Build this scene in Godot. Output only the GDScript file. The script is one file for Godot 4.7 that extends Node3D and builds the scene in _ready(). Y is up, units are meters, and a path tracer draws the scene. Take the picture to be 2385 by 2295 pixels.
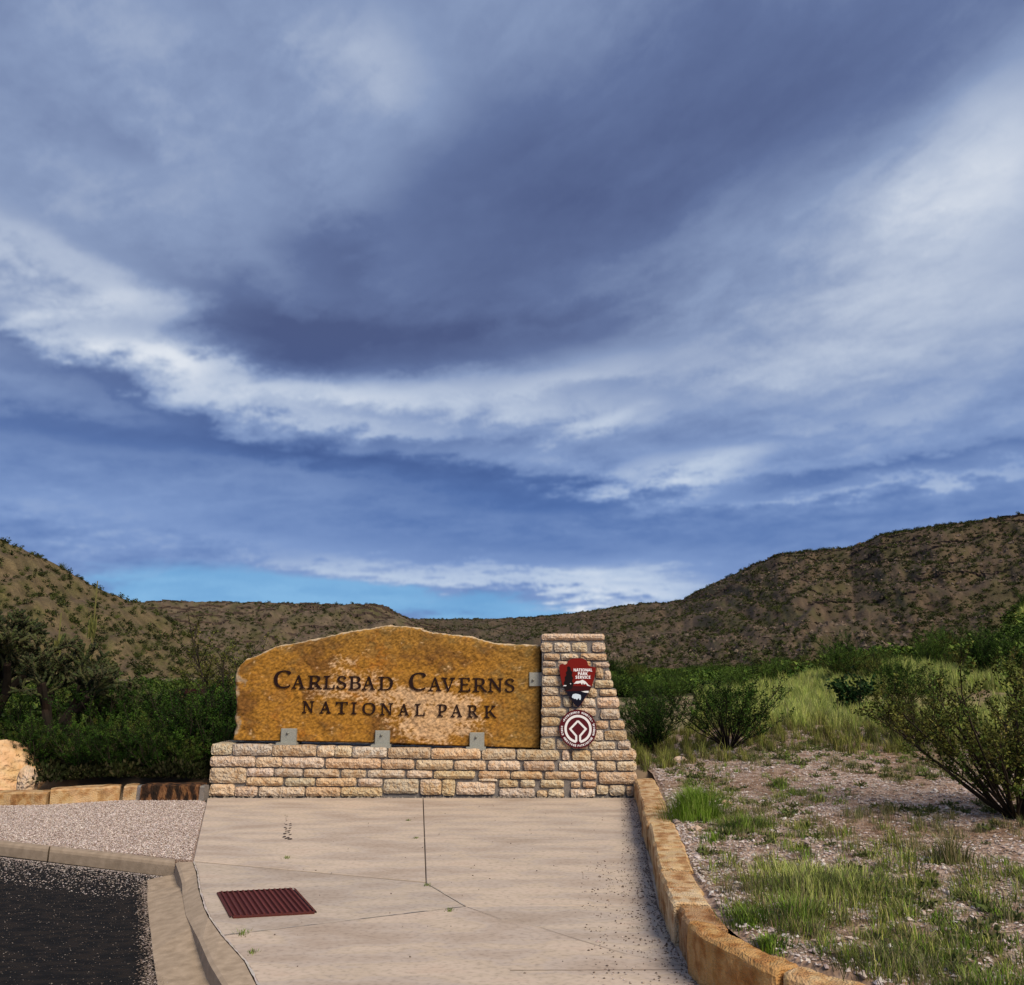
extends Node3D
# A stone park sign at a roadside pull-off in a desert valley. Metres, y up, the camera stands at x = z = 0.

const EXPOSURE := 2.7
const WALL_Z := -11.03
var rng := RandomNumberGenerator.new()
var used := {}
var M := {}
var rough_noise := FastNoiseLite.new()
var land_noise := FastNoiseLite.new()


# ---------------------------------------------------------------- mesh building
class Builder:
	var v := PackedVector3Array()
	var c := PackedColorArray()
	var uv := PackedVector2Array()
	var idx := PackedInt32Array()
	var smooth := false

	func tri(a: Vector3, b: Vector3, d: Vector3, col := Color.WHITE) -> void:
		var k := v.size()
		v.push_back(a); v.push_back(b); v.push_back(d)
		c.push_back(col); c.push_back(col); c.push_back(col)
		idx.push_back(k); idx.push_back(k + 1); idx.push_back(k + 2)

	func quad(a: Vector3, b: Vector3, d: Vector3, e: Vector3, col := Color.WHITE) -> void:
		var k := v.size()
		v.push_back(a); v.push_back(b); v.push_back(d); v.push_back(e)
		c.push_back(col); c.push_back(col); c.push_back(col); c.push_back(col)
		idx.push_back(k); idx.push_back(k + 1); idx.push_back(k + 2)
		idx.push_back(k); idx.push_back(k + 2); idx.push_back(k + 3)

	# rows x columns of points, joined; the front is where the rows run down and the columns run right
	func grid(pts: PackedVector3Array, nx: int, ny: int, cols := PackedColorArray(), uvs := PackedVector2Array()) -> void:
		var k := v.size()
		v.append_array(pts)
		if cols.size() == pts.size():
			c.append_array(cols)
		else:
			for i in pts.size():
				c.push_back(Color.WHITE)
		if uvs.size() == pts.size():
			uv.append_array(uvs)
		for j in ny - 1:
			for i in nx - 1:
				var a := k + j * nx + i
				idx.push_back(a); idx.push_back(a + 1); idx.push_back(a + nx + 1)
				idx.push_back(a); idx.push_back(a + nx + 1); idx.push_back(a + nx)

	# a tapering tube along points
	func tube(p: PackedVector3Array, r: PackedFloat32Array, sides: int, col: Color, col2: Color, cap := true) -> void:
		var k := v.size()
		var n := p.size()
		for i in n:
			var d: Vector3 = (p[mini(i + 1, n - 1)] - p[maxi(i - 1, 0)]).normalized()
			var s := d.cross(Vector3(0.31, 0.2, 0.93)).normalized()
			var t := s.cross(d)
			var cc := col.lerp(col2, float(i) / maxf(1.0, n - 1))
			for j in sides:
				var a := TAU * j / sides
				v.push_back(p[i] + (s * cos(a) + t * sin(a)) * r[i])
				c.push_back(cc)
		for i in n - 1:
			for j in sides:
				var a := k + i * sides + j
				var b := k + i * sides + (j + 1) % sides
				idx.push_back(a); idx.push_back(a + sides); idx.push_back(b + sides)
				idx.push_back(a); idx.push_back(b + sides); idx.push_back(b)
		if cap:
			var e := v.size()
			v.push_back(p[n - 1] + (p[n - 1] - p[n - 2]).normalized() * r[n - 1] * 0.6)
			c.push_back(col2)
			for j in sides:
				idx.push_back(k + (n - 1) * sides + j); idx.push_back(e); idx.push_back(k + (n - 1) * sides + (j + 1) % sides)

	func box(lo: Vector3, hi: Vector3, col := Color.WHITE) -> void:
		var p := []
		for i in 8:
			p.append(Vector3(hi.x if i & 1 else lo.x, hi.y if i & 2 else lo.y, hi.z if i & 4 else lo.z))
		for f in [[6, 7, 5, 4], [3, 2, 0, 1], [2, 6, 4, 0], [7, 3, 1, 5], [2, 3, 7, 6], [4, 5, 1, 0]]:
			quad(p[f[0]], p[f[1]], p[f[2]], p[f[3]], col)

	func mesh() -> ArrayMesh:
		var a := []
		a.resize(Mesh.ARRAY_MAX)
		a[Mesh.ARRAY_VERTEX] = v
		a[Mesh.ARRAY_COLOR] = c
		if uv.size() == v.size():
			a[Mesh.ARRAY_TEX_UV] = uv
		a[Mesh.ARRAY_INDEX] = idx
		if smooth:
			var n := PackedVector3Array()
			n.resize(v.size())
			for t in idx.size() / 3:
				var i := idx[t * 3]
				var j := idx[t * 3 + 1]
				var k := idx[t * 3 + 2]
				var f := (v[k] - v[i]).cross(v[j] - v[i])
				n[i] += f; n[j] += f; n[k] += f
			for i in n.size():
				n[i] = n[i].normalized() if n[i].length_squared() > 1e-16 else Vector3.UP
			a[Mesh.ARRAY_NORMAL] = n
		var m := ArrayMesh.new()
		m.add_surface_from_arrays(Mesh.PRIMITIVE_TRIANGLES, a)
		return m


# ---------------------------------------------------------------- naming
func numbered(called: String) -> String:
	if not used.has(called):
		used[called] = 0
		return called
	used[called] += 1
	return "%s_%03d" % [called, used[called]]

func tag(o: Node, label: String, category: String, group := "") -> Node:
	o.set_meta("label", label)
	o.set_meta("category", category)
	if group:
		o.set_meta("group", group)
	return o

func thing(called: String, label: String, category: String, at := Vector3.ZERO, group := "") -> Node3D:
	var o := Node3D.new()
	o.name = numbered(called)
	add_child(o)
	o.position = at
	tag(o, label, category, group)
	return o

func obj(called: String, m: Mesh, mat: Material, parent: Node = self) -> MeshInstance3D:
	var o := MeshInstance3D.new()
	o.mesh = m
	o.material_override = mat
	if parent == self:
		o.name = numbered(called)
		add_child(o)
	else:
		var n := called
		var k := 0
		while parent.has_node(NodePath(n)):
			k += 1
			n = "%s_%03d" % [called, k]
		o.name = n
		parent.add_child(o, true)
	return o

# many parts of one name: the number is given, so that no search is needed
func piece(called: String, k: int, m: Mesh, mat: Material, parent: Node) -> MeshInstance3D:
	var o := MeshInstance3D.new()
	o.mesh = m
	o.material_override = mat
	o.name = called if k == 0 else "%s_%03d" % [called, k]
	parent.add_child(o, true)
	return o

func structure(called: String, m: Mesh, mat: Material) -> MeshInstance3D:
	var o := obj(called, m, mat)
	o.set_meta("kind", "structure")
	return o

func scatter(called: String, m: Mesh, mat: Material, where: Array, tints: PackedColorArray, parent: Node = self) -> MultiMeshInstance3D:
	var mm := MultiMesh.new()
	mm.transform_format = MultiMesh.TRANSFORM_3D
	mm.use_colors = true
	mm.instance_count = where.size()
	mm.mesh = m
	for i in where.size():
		mm.set_instance_transform(i, where[i])
		mm.set_instance_color(i, tints[i])
	var o := MultiMeshInstance3D.new()
	o.multimesh = mm
	o.material_override = mat
	o.name = numbered(called) if parent == self else called
	parent.add_child(o, true)
	o.set_meta("kind", "stuff")
	return o

func copy_of(src: Node3D, at: Vector3, turn: float, size: float, label: String, called := "", group := "") -> Node3D:
	var o: Node3D = src.duplicate()
	o.name = numbered(called if called else str(src.name).rstrip("_0123456789"))
	add_child(o)
	o.transform = Transform3D(Basis(Vector3.UP, turn).scaled(Vector3.ONE * size), at)
	o.set_meta("label", label)
	if group:
		o.set_meta("group", group)
	return o


# ---------------------------------------------------------------- materials
func srgb(r: float, g: float, b: float) -> Color:
	return Color(r, g, b).linear_to_srgb()

func noise_tex(freq: float, octaves: int, stops: Array, sd: int, kind := FastNoiseLite.TYPE_SIMPLEX_SMOOTH, size := 512, bump := 0.0, tall := 0) -> NoiseTexture2D:
	var n := FastNoiseLite.new()
	n.noise_type = kind
	n.seed = sd
	n.frequency = freq
	n.fractal_octaves = octaves
	var t := NoiseTexture2D.new()
	t.width = size
	t.height = tall if tall > 0 else size
	t.seamless = true
	t.generate_mipmaps = false
	t.noise = n
	if bump > 0.0:
		t.as_normal_map = true
		t.bump_strength = bump
	elif stops.size() > 0:
		var g := Gradient.new()
		var off := PackedFloat32Array()
		var col := PackedColorArray()
		for s in stops:
			off.push_back(s[0])
			col.push_back(s[1])
		g.offsets = off
		g.colors = col
		t.color_ramp = g
	return t

func mat(called: String, roughness := 0.9) -> StandardMaterial3D:
	var m := StandardMaterial3D.new()
	m.resource_name = called
	m.roughness = roughness
	m.metallic_specular = 0.3
	m.vertex_color_use_as_albedo = true
	M[called] = m
	return m

func textured(called: String, tex: Texture2D, scale: Vector3, height: Texture2D = null, height_cm := 0.0, roughness := 0.9) -> StandardMaterial3D:
	var m := mat(called, roughness)
	m.albedo_texture = tex
	m.uv1_triplanar = true
	m.uv1_world_triplanar = true
	m.uv1_scale = scale
	if height:
		m.heightmap_enabled = true
		m.heightmap_texture = height
		m.heightmap_scale = height_cm
	return m

func g3(k: float) -> Color:
	return Color(k, k, k)

func make_materials() -> void:
	rough_noise.seed = 7
	rough_noise.frequency = 1.0
	rough_noise.fractal_octaves = 4
	land_noise.seed = 21
	land_noise.frequency = 1.0
	land_noise.fractal_octaves = 5
	var grain := noise_tex(0.05, 5, [[0.0, g3(0.62)], [0.45, g3(0.86)], [0.6, g3(0.94)], [1.0, g3(1.0)]], 3)
	var fine := noise_tex(0.12, 4, [], 4)
	var lumps := noise_tex(0.03, 5, [], 5)
	var blotch := noise_tex(0.012, 5, [[0.0, Color(0.84, 0.68, 0.52)], [0.38, Color(0.97, 0.9, 0.81)], [0.62, Color(1.0, 0.98, 0.95)], [1.0, Color(0.99, 0.92, 0.83)]], 6)
	var m := textured("wall_stone", blotch, Vector3.ONE * 1.6, lumps, 3.0, 0.92)
	m.detail_enabled = true
	m.detail_blend_mode = BaseMaterial3D.BLEND_MODE_MUL
	m.detail_uv_layer = BaseMaterial3D.DETAIL_UV_2
	m.detail_albedo = grain
	m.uv2_triplanar = true
	m.uv2_world_triplanar = true
	m.uv2_scale = Vector3.ONE * 3.1
	textured("mortar", grain, Vector3.ONE * 4.0, fine, 1.5, 0.95)
	textured("gravel_stone", grain, Vector3.ONE * 9.0)
	textured("boulder_stone", blotch, Vector3.ONE * 0.7, lumps, 6.0)
	var kerb_blotch := noise_tex(0.012, 5, [[0.0, Color(0.66, 0.48, 0.32)], [0.4, Color(0.9, 0.77, 0.6)], [0.6, Color(1.0, 0.94, 0.83)], [1.0, Color(0.98, 0.87, 0.68)]], 16)
	textured("kerb_stone", kerb_blotch, Vector3(1.1, 1.1, 1.1), fine, 1.2)
	var stain := noise_tex(0.02, 4, [[0.0, Color(0.12, 0.1, 0.085)], [0.45, Color(0.2, 0.15, 0.115)], [0.6, Color(0.5, 0.34, 0.22)], [1.0, Color(0.75, 0.55, 0.36)]], 26)
	textured("stained_stone", stain, Vector3(0.8, 0.35, 0.8), fine, 1.2)
	var streak := noise_tex(0.006, 6, [[0.0, Color(0.84, 0.79, 0.74)], [0.36, Color(0.91, 0.87, 0.83)], [0.5, Color(0.94, 0.91, 0.88)], [0.58, Color(0.96, 0.92, 0.86)], [0.72, Color(1.0, 0.96, 0.91)], [1.0, Color(0.97, 0.91, 0.85)]], 36, FastNoiseLite.TYPE_SIMPLEX_SMOOTH, 1024)
	m = textured("concrete", streak, Vector3(0.15, 0.5, 0.40), fine, 0.06, 0.88)
	m.detail_enabled = true
	m.detail_blend_mode = BaseMaterial3D.BLEND_MODE_MUL
	m.detail_uv_layer = BaseMaterial3D.DETAIL_UV_2
	m.detail_albedo = noise_tex(0.06, 5, [[0.0, g3(0.8)], [0.3, g3(0.93)], [0.5, g3(0.975)], [1.0, g3(1.0)]], 44)
	m.uv2_triplanar = true
	m.uv2_world_triplanar = true
	m.uv2_scale = Vector3(0.57, 0.6, 0.83)
	textured("kerb_concrete", noise_tex(0.02, 5, [[0.0, Color(0.78, 0.74, 0.68)], [0.45, Color(0.88, 0.84, 0.78)], [1.0, Color(1.0, 0.96, 0.9)]], 46), Vector3(0.9, 0.9, 0.9), fine, 0.15, 0.9)
	var tar := noise_tex(0.018, 5, [[0.0, g3(0.5)], [0.45, g3(0.68)], [0.62, Color(0.95, 0.9, 0.85)], [1.0, Color(1.0, 0.92, 0.84)]], 56, FastNoiseLite.TYPE_SIMPLEX_SMOOTH, 1024)
	m = textured("asphalt", tar, Vector3(0.25, 0.5, 0.5), fine, 1.2, 0.85)
	m.detail_enabled = true
	m.detail_blend_mode = BaseMaterial3D.BLEND_MODE_MUL
	m.detail_uv_layer = BaseMaterial3D.DETAIL_UV_2
	m.detail_albedo = noise_tex(0.2, 3, [[0.0, g3(0.5)], [0.5, g3(0.75)], [0.68, g3(0.85)], [0.74, g3(1.0)], [1.0, g3(1.0)]], 57)
	m.uv2_triplanar = true
	m.uv2_world_triplanar = true
	m.uv2_scale = Vector3.ONE * 2.3
	var dirt := noise_tex(0.03, 5, [[0.0, Color(0.6, 0.52, 0.45)], [0.4, Color(0.84, 0.76, 0.7)], [0.6, Color(0.97, 0.92, 0.88)], [1.0, Color(1.0, 0.97, 0.95)]], 66)
	textured("dirt", dirt, Vector3.ONE * 0.45, fine, 2.0, 0.97)
	textured("gravel_bed", dirt, Vector3.ONE * 1.7, fine, 3.0, 0.97)
	var far_ground := noise_tex(0.02, 6, [[0.0, Color(0.5, 0.48, 0.42)], [0.45, Color(0.8, 0.77, 0.72)], [1.0, Color(1.0, 0.98, 0.95)]], 76)
	textured("land", far_ground, Vector3.ONE * 0.08, null, 0.0, 1.0)
	var crag := noise_tex(0.05, 6, [[0.0, Color(0.64, 0.62, 0.58)], [0.36, Color(0.78, 0.75, 0.72)], [0.5, Color(0.88, 0.86, 0.83)], [0.68, Color(1.0, 0.98, 0.95)], [1.0, Color(1.0, 0.95, 0.9)]], 86, FastNoiseLite.TYPE_SIMPLEX_SMOOTH, 1024)
	textured("hill", crag, Vector3(0.07, 0.1, 0.07), lumps, 22.0, 1.0)
	m = mat("leaf", 0.75)
	m.cull_mode = BaseMaterial3D.CULL_DISABLED
	m.backlight_enabled = true
	m.backlight = Color(0.35, 0.35, 0.35)
	m.metallic_specular = 0.2
	m = mat("grass", 0.8)
	m.cull_mode = BaseMaterial3D.CULL_DISABLED
	m.backlight_enabled = true
	m.backlight = Color(0.5, 0.5, 0.5)
	m.metallic_specular = 0.2
	mat("bark", 0.95)
	mat("cactus", 0.85)
	m = mat("paint", 0.45)
	m = mat("carved_paint", 0.7)
	m = textured("steel", noise_tex(0.03, 4, [[0.0, g3(0.8)], [1.0, g3(1.0)]], 96), Vector3.ONE * 3.0, null, 0.0, 0.55)
	m.metallic = 0.25
	m = textured("rust_paint", noise_tex(0.05, 4, [[0.0, g3(0.55)], [0.5, g3(0.9)], [1.0, g3(1.0)]], 97), Vector3.ONE * 4.0, null, 0.0, 0.6)
	mat("sealant", 0.8)
	mat("tar_mark", 0.7)


# ---------------------------------------------------------------- sky
func make_sky() -> PanoramaSkyMaterial:
	var w := 2880
	var h := 1440
	var n := FastNoiseLite.new()
	n.seed = 11; n.frequency = 1.0; n.fractal_octaves = 6; n.fractal_gain = 0.54
	n.domain_warp_enabled = true; n.domain_warp_amplitude = 0.55; n.domain_warp_frequency = 0.9; n.domain_warp_fractal_octaves = 4
	var soft := FastNoiseLite.new()
	soft.seed = 12; soft.frequency = 1.0; soft.fractal_octaves = 3
	# cloud masses: azimuth, elevation, half sizes (degrees), tilt (degrees), how much lighter or darker
	var mass := [[0.8, 30.2, 14.26, 6.45, -0.2, 0.966, 0.259], [11.0, 36.4, 19.01, 6.45, -0.19, 0.951, 0.309], [29.6, 37.0, 14.26, 4.07, -0.17, 0.985, 0.174], [-13.3, 27.6, 3.73, 2.04, -0.2, 0.966, -0.259], [-18.5, 22.7, 6.02, 2.12, -0.3, 0.99, -0.139], [-10.0, 22.6, 10.95, 1.9, -0.26, 0.999, -0.035], [2.7, 23.0, 9.49, 1.75, -0.16, 1.0, 0.0], [-15.8, 20.6, 5.11, 0.8, -0.2, 1.0, 0.0], [-22.2, 29.3, 11.2, 3.73, 0.1, 0.966, -0.259], [-11.3, 33.9, 5.09, 3.73, 0.1, 0.866, -0.5], [-14.9, 39.7, 6.79, 2.72, 0.15, 1.0, 0.0], [-7.5, 38.4, 4.75, 2.04, 0.1, 0.866, -0.5], [-27.4, 37.6, 6.79, 2.72, 0.1, 0.94, -0.342], [-29.3, 32.3, 8.83, 2.38, -0.03, 0.985, -0.174], [-27.3, 32.1, 3.06, 0.68, -0.08, 1.0, 0.0], [-31.7, 24.0, 6.79, 1.77, 0.36, 0.978, -0.208], [-26.6, 22.5, 5.09, 1.22, 0.26, 0.978, 0.208], [-23.7, 19.7, 4.01, 1.02, 0.4, 1.0, 0.0], [-28.2, 19.9, 5.11, 0.88, 0.24, 1.0, 0.0], [-32.9, 19.7, 3.47, 0.73, -0.17, 0.985, -0.174], [-27.0, 17.7, 8.76, 0.62, -0.19, 0.966, -0.259], [-31.8, 18.0, 4.38, 0.51, -0.12, 0.99, -0.139], [-13.6, 18.8, 6.57, 0.73, 0.3, 1.0, 0.0], [-4.2, 19.9, 8.03, 0.88, 0.24, 1.0, 0.0], [1.5, 18.1, 10.95, 0.95, 0.22, 0.998, -0.07], [-12.7, 17.2, 9.12, 0.58, 0.2, 0.995, -0.105], [6.9, 20.3, 5.47, 0.88, 0.14, 1.0, 0.0], [3.8, 19.5, 4.38, 0.51, 0.12, 0.999, 0.052], [-28.8, 14.3, 9.85, 0.88, -0.19, 0.999, -0.035], [-17.9, 14.8, 8.76, 0.88, -0.17, 0.998, -0.07], [-8.6, 14.1, 9.49, 0.95, -0.17, 0.995, -0.105], [1.1, 12.4, 9.49, 1.24, -0.19, 0.998, -0.07], [-3.8, 15.8, 7.3, 0.4, -0.14, 1.0, 0.0], [-17.5, 13.1, 9.49, 0.66, 0.03, 0.998, -0.07], [14.0, 13.1, 2.92, 0.95, 0.32, 0.966, 0.259], [9.9, 13.5, 3.47, 0.8, 0.16, 1.0, 0.0], [24.8, 11.3, 9.85, 0.26, 0.26, 1.0, 0.0], [23.4, 12.4, 9.49, 0.33, -0.16, 1.0, 0.0], [19.6, 14.8, 5.84, 0.4, -0.1, 1.0, 0.0], [22.9, 15.0, 5.47, 0.8, 0.13, 0.996, 0.087], [7.6, 17.2, 2.19, 0.44, 0.14, 0.94, 0.342], [-23.7, 8.6, 15.33, 2.19, 0.07, 1.0, 0.0], [-3.0, 9.5, 15.33, 2.01, -0.11, 1.0, 0.0], [20.2, 9.3, 13.87, 1.46, -0.05, 1.0, 0.0], [-27.3, 9.0, 5.84, 1.46, 0.05, 1.0, 0.0], [32.5, 30.0, 7.13, 3.56, 0.3, 0.866, 0.5], [26.6, 26.3, 11.2, 3.56, 0.17, 0.966, 0.259], [19.5, 21.9, 15.33, 3.28, 0.11, 1.0, 0.0], [32.1, 20.5, 7.3, 5.47, 0.12, 1.0, 0.0], [27.1, 15.5, 10.95, 1.82, 0.02, 1.0, 0.0], [0.7, 5.9, 12.04, 0.73, 0.34, 0.995, -0.105], [8.7, 5.7, 4.38, 1.02, 0.32, 1.0, 0.0]]
	var gaps := [[-19.6, 5.1, 9.12, 1.53, 1.1, 1.0, 0.0], [-1.1, 3.9, 8.03, 0.88, 1.0, 1.0, 0.0], [-11.5, 5.1, 5.84, 0.95, 0.9, 1.0, 0.0]]
	var stops := [Color8(77, 91, 132), Color8(98, 115, 156), Color8(136, 154, 189), Color8(183, 195, 216), Color8(223, 229, 238)]
	for i in stops.size():
		stops[i] = stops[i].srgb_to_linear()
	var low_tint := [Color8(56, 88, 148), Color8(82, 114, 172), Color8(126, 153, 201), Color8(182, 199, 224), Color8(220, 228, 240)]
	for i in low_tint.size():
		low_tint[i] = low_tint[i].srgb_to_linear()
	var azure := Color8(112, 164, 212).srgb_to_linear()
	var pale := Color8(132, 182, 224).srgb_to_linear()
	var px := PackedFloat32Array()
	px.resize(w * h * 4)
	var half := h / 2
	for j in half + 1:
		var el := (0.5 - (j + 0.5) / h) * PI
		var eld := rad_to_deg(el)
		var far := 1.0 / (maxf(sin(el), 0.0) + 0.1)
		for i in w:
			var az := (i + 0.5) / w * TAU
			if az > PI:
				az -= TAU
			var azd := rad_to_deg(az)
			var ax := sin(az) * cos(el) * far
			var ay := cos(az) * cos(el) * far
			var f := 0.6 * n.get_noise_2d(ax * 0.8 + 3.0, ay * 0.9) + 0.55 * n.get_noise_2d(azd * 0.034 + 100.0, eld * 0.06)
			var wisp := n.get_noise_2d(ax * 2.6 + 60.0, ay * 3.0 + azd * 0.05)
			var big := soft.get_noise_2d(ax * 0.3 + 30.0, ay * 0.4)
			var fluff := n.get_noise_2d(ax * 7.0 + 20.0, ay * 8.0 + azd * 0.11)
			var lum := 0.44 + f * 0.17 + wisp * 0.085 + fluff * 0.045 + n.get_noise_2d(azd * 0.4, eld * 0.8 + 300.0) * 0.018
			var gap := 0.0
			if absf(azd) < 75.0:
				var wx := azd + f * 3.6 + big * 1.6 + wisp * 2.4 + fluff * 1.3
				var wy := eld + f * 1.7 - soft.get_noise_2d(ax * 0.9 + 9.0, ay * 1.2 + 70.0) * 0.8 + wisp * 0.65 + fluff * 0.4
				for m in mass:
					var dx: float = wx - m[0]
					var dy: float = wy - m[1]
					if absf(dx) > 60.0:
						continue
					var u: float = (dx * m[5] + dy * m[6]) / m[2]
					var v: float = (dy * m[5] - dx * m[6]) / m[3]
					var q := u * u + v * v
					if q < 9.0:
						lum += m[4] * 0.92 / (1.0 + pow(q, 1.7)) * (1.0 + f * 0.5)
				for m in gaps:
					var u: float = (wx - m[0]) / m[2]
					var v: float = (eld + f * 1.2 - m[1]) / m[3]
					gap += m[4] * exp(-u * u - v * v)
			else:
				lum += big * 0.3
			var t := clampf(lum, 0.0, 0.999) * 4.0
			var k := int(t)
			var hi: Color = stops[k].lerp(stops[k + 1], t - k)
			var lo: Color = low_tint[k].lerp(low_tint[k + 1], t - k)
			var c := hi.lerp(lo, 1.0 - smoothstep(8.0, 24.0, eld))
			if gap > 0.0:
				c = c.lerp(azure.lerp(pale, clampf(0.5 + f * 1.6, 0.0, 1.0)), smoothstep(0.25, 0.85, gap))
			var o := (j * w + i) * 4
			px[o] = c.r / EXPOSURE
			px[o + 1] = c.g / EXPOSURE
			px[o + 2] = c.b / EXPOSURE
			px[o + 3] = 1.0
	for j in range(half + 1, h):
		for i in w:
			var o := (j * w + i) * 4
			px[o] = 0.12 / EXPOSURE
			px[o + 1] = 0.1 / EXPOSURE
			px[o + 2] = 0.08 / EXPOSURE
			px[o + 3] = 1.0
	var im := Image.create_from_data(w, h, false, Image.FORMAT_RGBAF, px.to_byte_array())
	var p := PanoramaSkyMaterial.new()
	p.panorama = ImageTexture.create_from_image(im)
	return p


# ---------------------------------------------------------------- the lie of the land
func lie(x: float, z: float) -> float:
	var t := clampf(-z - 13.0, 0.0, 75.0)
	var right := smoothstep(-6.0, 9.0, x)
	var y := 0.2 + t * 0.005 + minf(t, 11.0) * 0.042 * right + 0.03 * clampf(x - 2.0, 0.0, 9.0)
	y += 0.75 * smoothstep(0.25, 0.5, x / maxf(1.0, -z)) * smoothstep(14.0, 30.0, -z)
	y += 5.2 * smoothstep(0.53, 0.67, x / maxf(1.0, -z)) * smoothstep(30.0, 58.0, -z) * (1.0 - smoothstep(85.0, 110.0, -z))
	y += 0.35 * exp(-(pow((x - 4.6) / 2.2, 2.0) + pow((z + 14.0) / 3.0, 2.0)))
	y += 0.10 * land_noise.get_noise_2d(x * 0.25, z * 0.25) * smoothstep(0.0, 3.0, absf(x - 1.3))
	return y

func kerb_edge(z: float) -> float:   # the outer edge of the stone kerb right of the pavement
	var zs := [-11.4, -10.41, -8.46, -7.47, -6.12, -5.16, -4.67, -4.3, -3.9, -3.4, -2.9]
	var xs := [1.88, 1.78, 1.53, 1.40, 1.25, 1.20, 1.22, 1.37, 1.72, 2.35, 3.2]
	for i in zs.size() - 1:
		if z < zs[i + 1]:
			return lerpf(xs[i], xs[i + 1], clampf((z - zs[i]) / (zs[i + 1] - zs[i]), 0.0, 1.0))
	return xs[xs.size() - 1]


func _ready() -> void:
	# camera
	var cam := Camera3D.new()
	cam.name = "camera"
	cam.position = Vector3(0, 1.6, 0)
	cam.rotation_degrees = Vector3(12.15, 0, 0)
	cam.fov = 61.98
	cam.near = 0.1
	cam.far = 4000.0
	add_child(cam)
	cam.current = true
	# sky, exposure, sun
	var env := Environment.new()
	env.background_mode = Environment.BG_SKY
	var sky := Sky.new()
	sky.sky_material = make_sky()
	env.sky = sky
	env.background_energy_multiplier = 1.0
	env.tonemap_mode = Environment.TONE_MAPPER_LINEAR
	env.tonemap_exposure = EXPOSURE
	env.ssao_enabled = true
	env.ssil_enabled = true
	env.sdfgi_enabled = true
	var we := WorldEnvironment.new()
	we.name = "world_environment"
	we.environment = env
	add_child(we)
	var sun := DirectionalLight3D.new()
	sun.name = "sun"
	sun.light_color = Color(1.0, 0.94, 0.86)
	sun.light_energy = 0.5
	sun.light_angular_distance = 28.0
	sun.shadow_enabled = true
	add_child(sun)
	sun.look_at_from_position(Vector3(0.55, 0.85, 0.72) * 10.0, Vector3.ZERO)
	rng.seed = 4
	make_materials()
	make_ground()
	make_hills()
	make_pavement()
	make_road()
	make_masonry()
	make_slab()
	make_emblems()
	make_kerb_stones()
	make_gravel()
	make_plants()

func in_poly(p: Vector2, poly: PackedVector2Array) -> bool:
	return Geometry2D.is_point_in_polygon(p, poly)

func vec2s(a: Array) -> PackedVector2Array:
	var o := PackedVector2Array()
	for p in a:
		o.push_back(Vector2(p[0], p[1]))
	return o

func pick(a: Array) -> Variant:
	return a[rng.randi() % a.size()]

func tint(c: Color, by: float) -> Color:
	var k := 1.0 + rng.randf_range(-by, by)
	return Color(c.r * k * rng.randf_range(0.95, 1.05), c.g * k, c.b * k * rng.randf_range(0.92, 1.08))

# a flat shape in x, y with thickness in z (front at z1)
func plate(poly: PackedVector2Array, z0: float, z1: float, col := Color.WHITE) -> ArrayMesh:
	var b := Builder.new()
	var p := poly.duplicate()
	if Geometry2D.is_polygon_clockwise(p):
		p.reverse()   # counter-clockwise as seen with y up, or the other way round: settled just below
	var area := 0.0
	for i in p.size():
		area += p[i].cross(p[(i + 1) % p.size()])
	if area < 0.0:
		p.reverse()
	var t := Geometry2D.triangulate_polygon(p)
	for k in t.size() / 3:
		var q0 := p[t[k * 3]]
		var q1 := p[t[k * 3 + 1]]
		var q2 := p[t[k * 3 + 2]]
		if (q1 - q0).cross(q2 - q0) > 0.0:
			var s := q1
			q1 = q2
			q2 = s
		b.tri(Vector3(q0.x, q0.y, z1), Vector3(q1.x, q1.y, z1), Vector3(q2.x, q2.y, z1), col)
		b.tri(Vector3(q0.x, q0.y, z0), Vector3(q2.x, q2.y, z0), Vector3(q1.x, q1.y, z0), col)
	for i in p.size():
		var a := p[i]
		var d := p[(i + 1) % p.size()]
		b.quad(Vector3(a.x, a.y, z1), Vector3(d.x, d.y, z1), Vector3(d.x, d.y, z0), Vector3(a.x, a.y, z0), col)
	return b.mesh()

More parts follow.
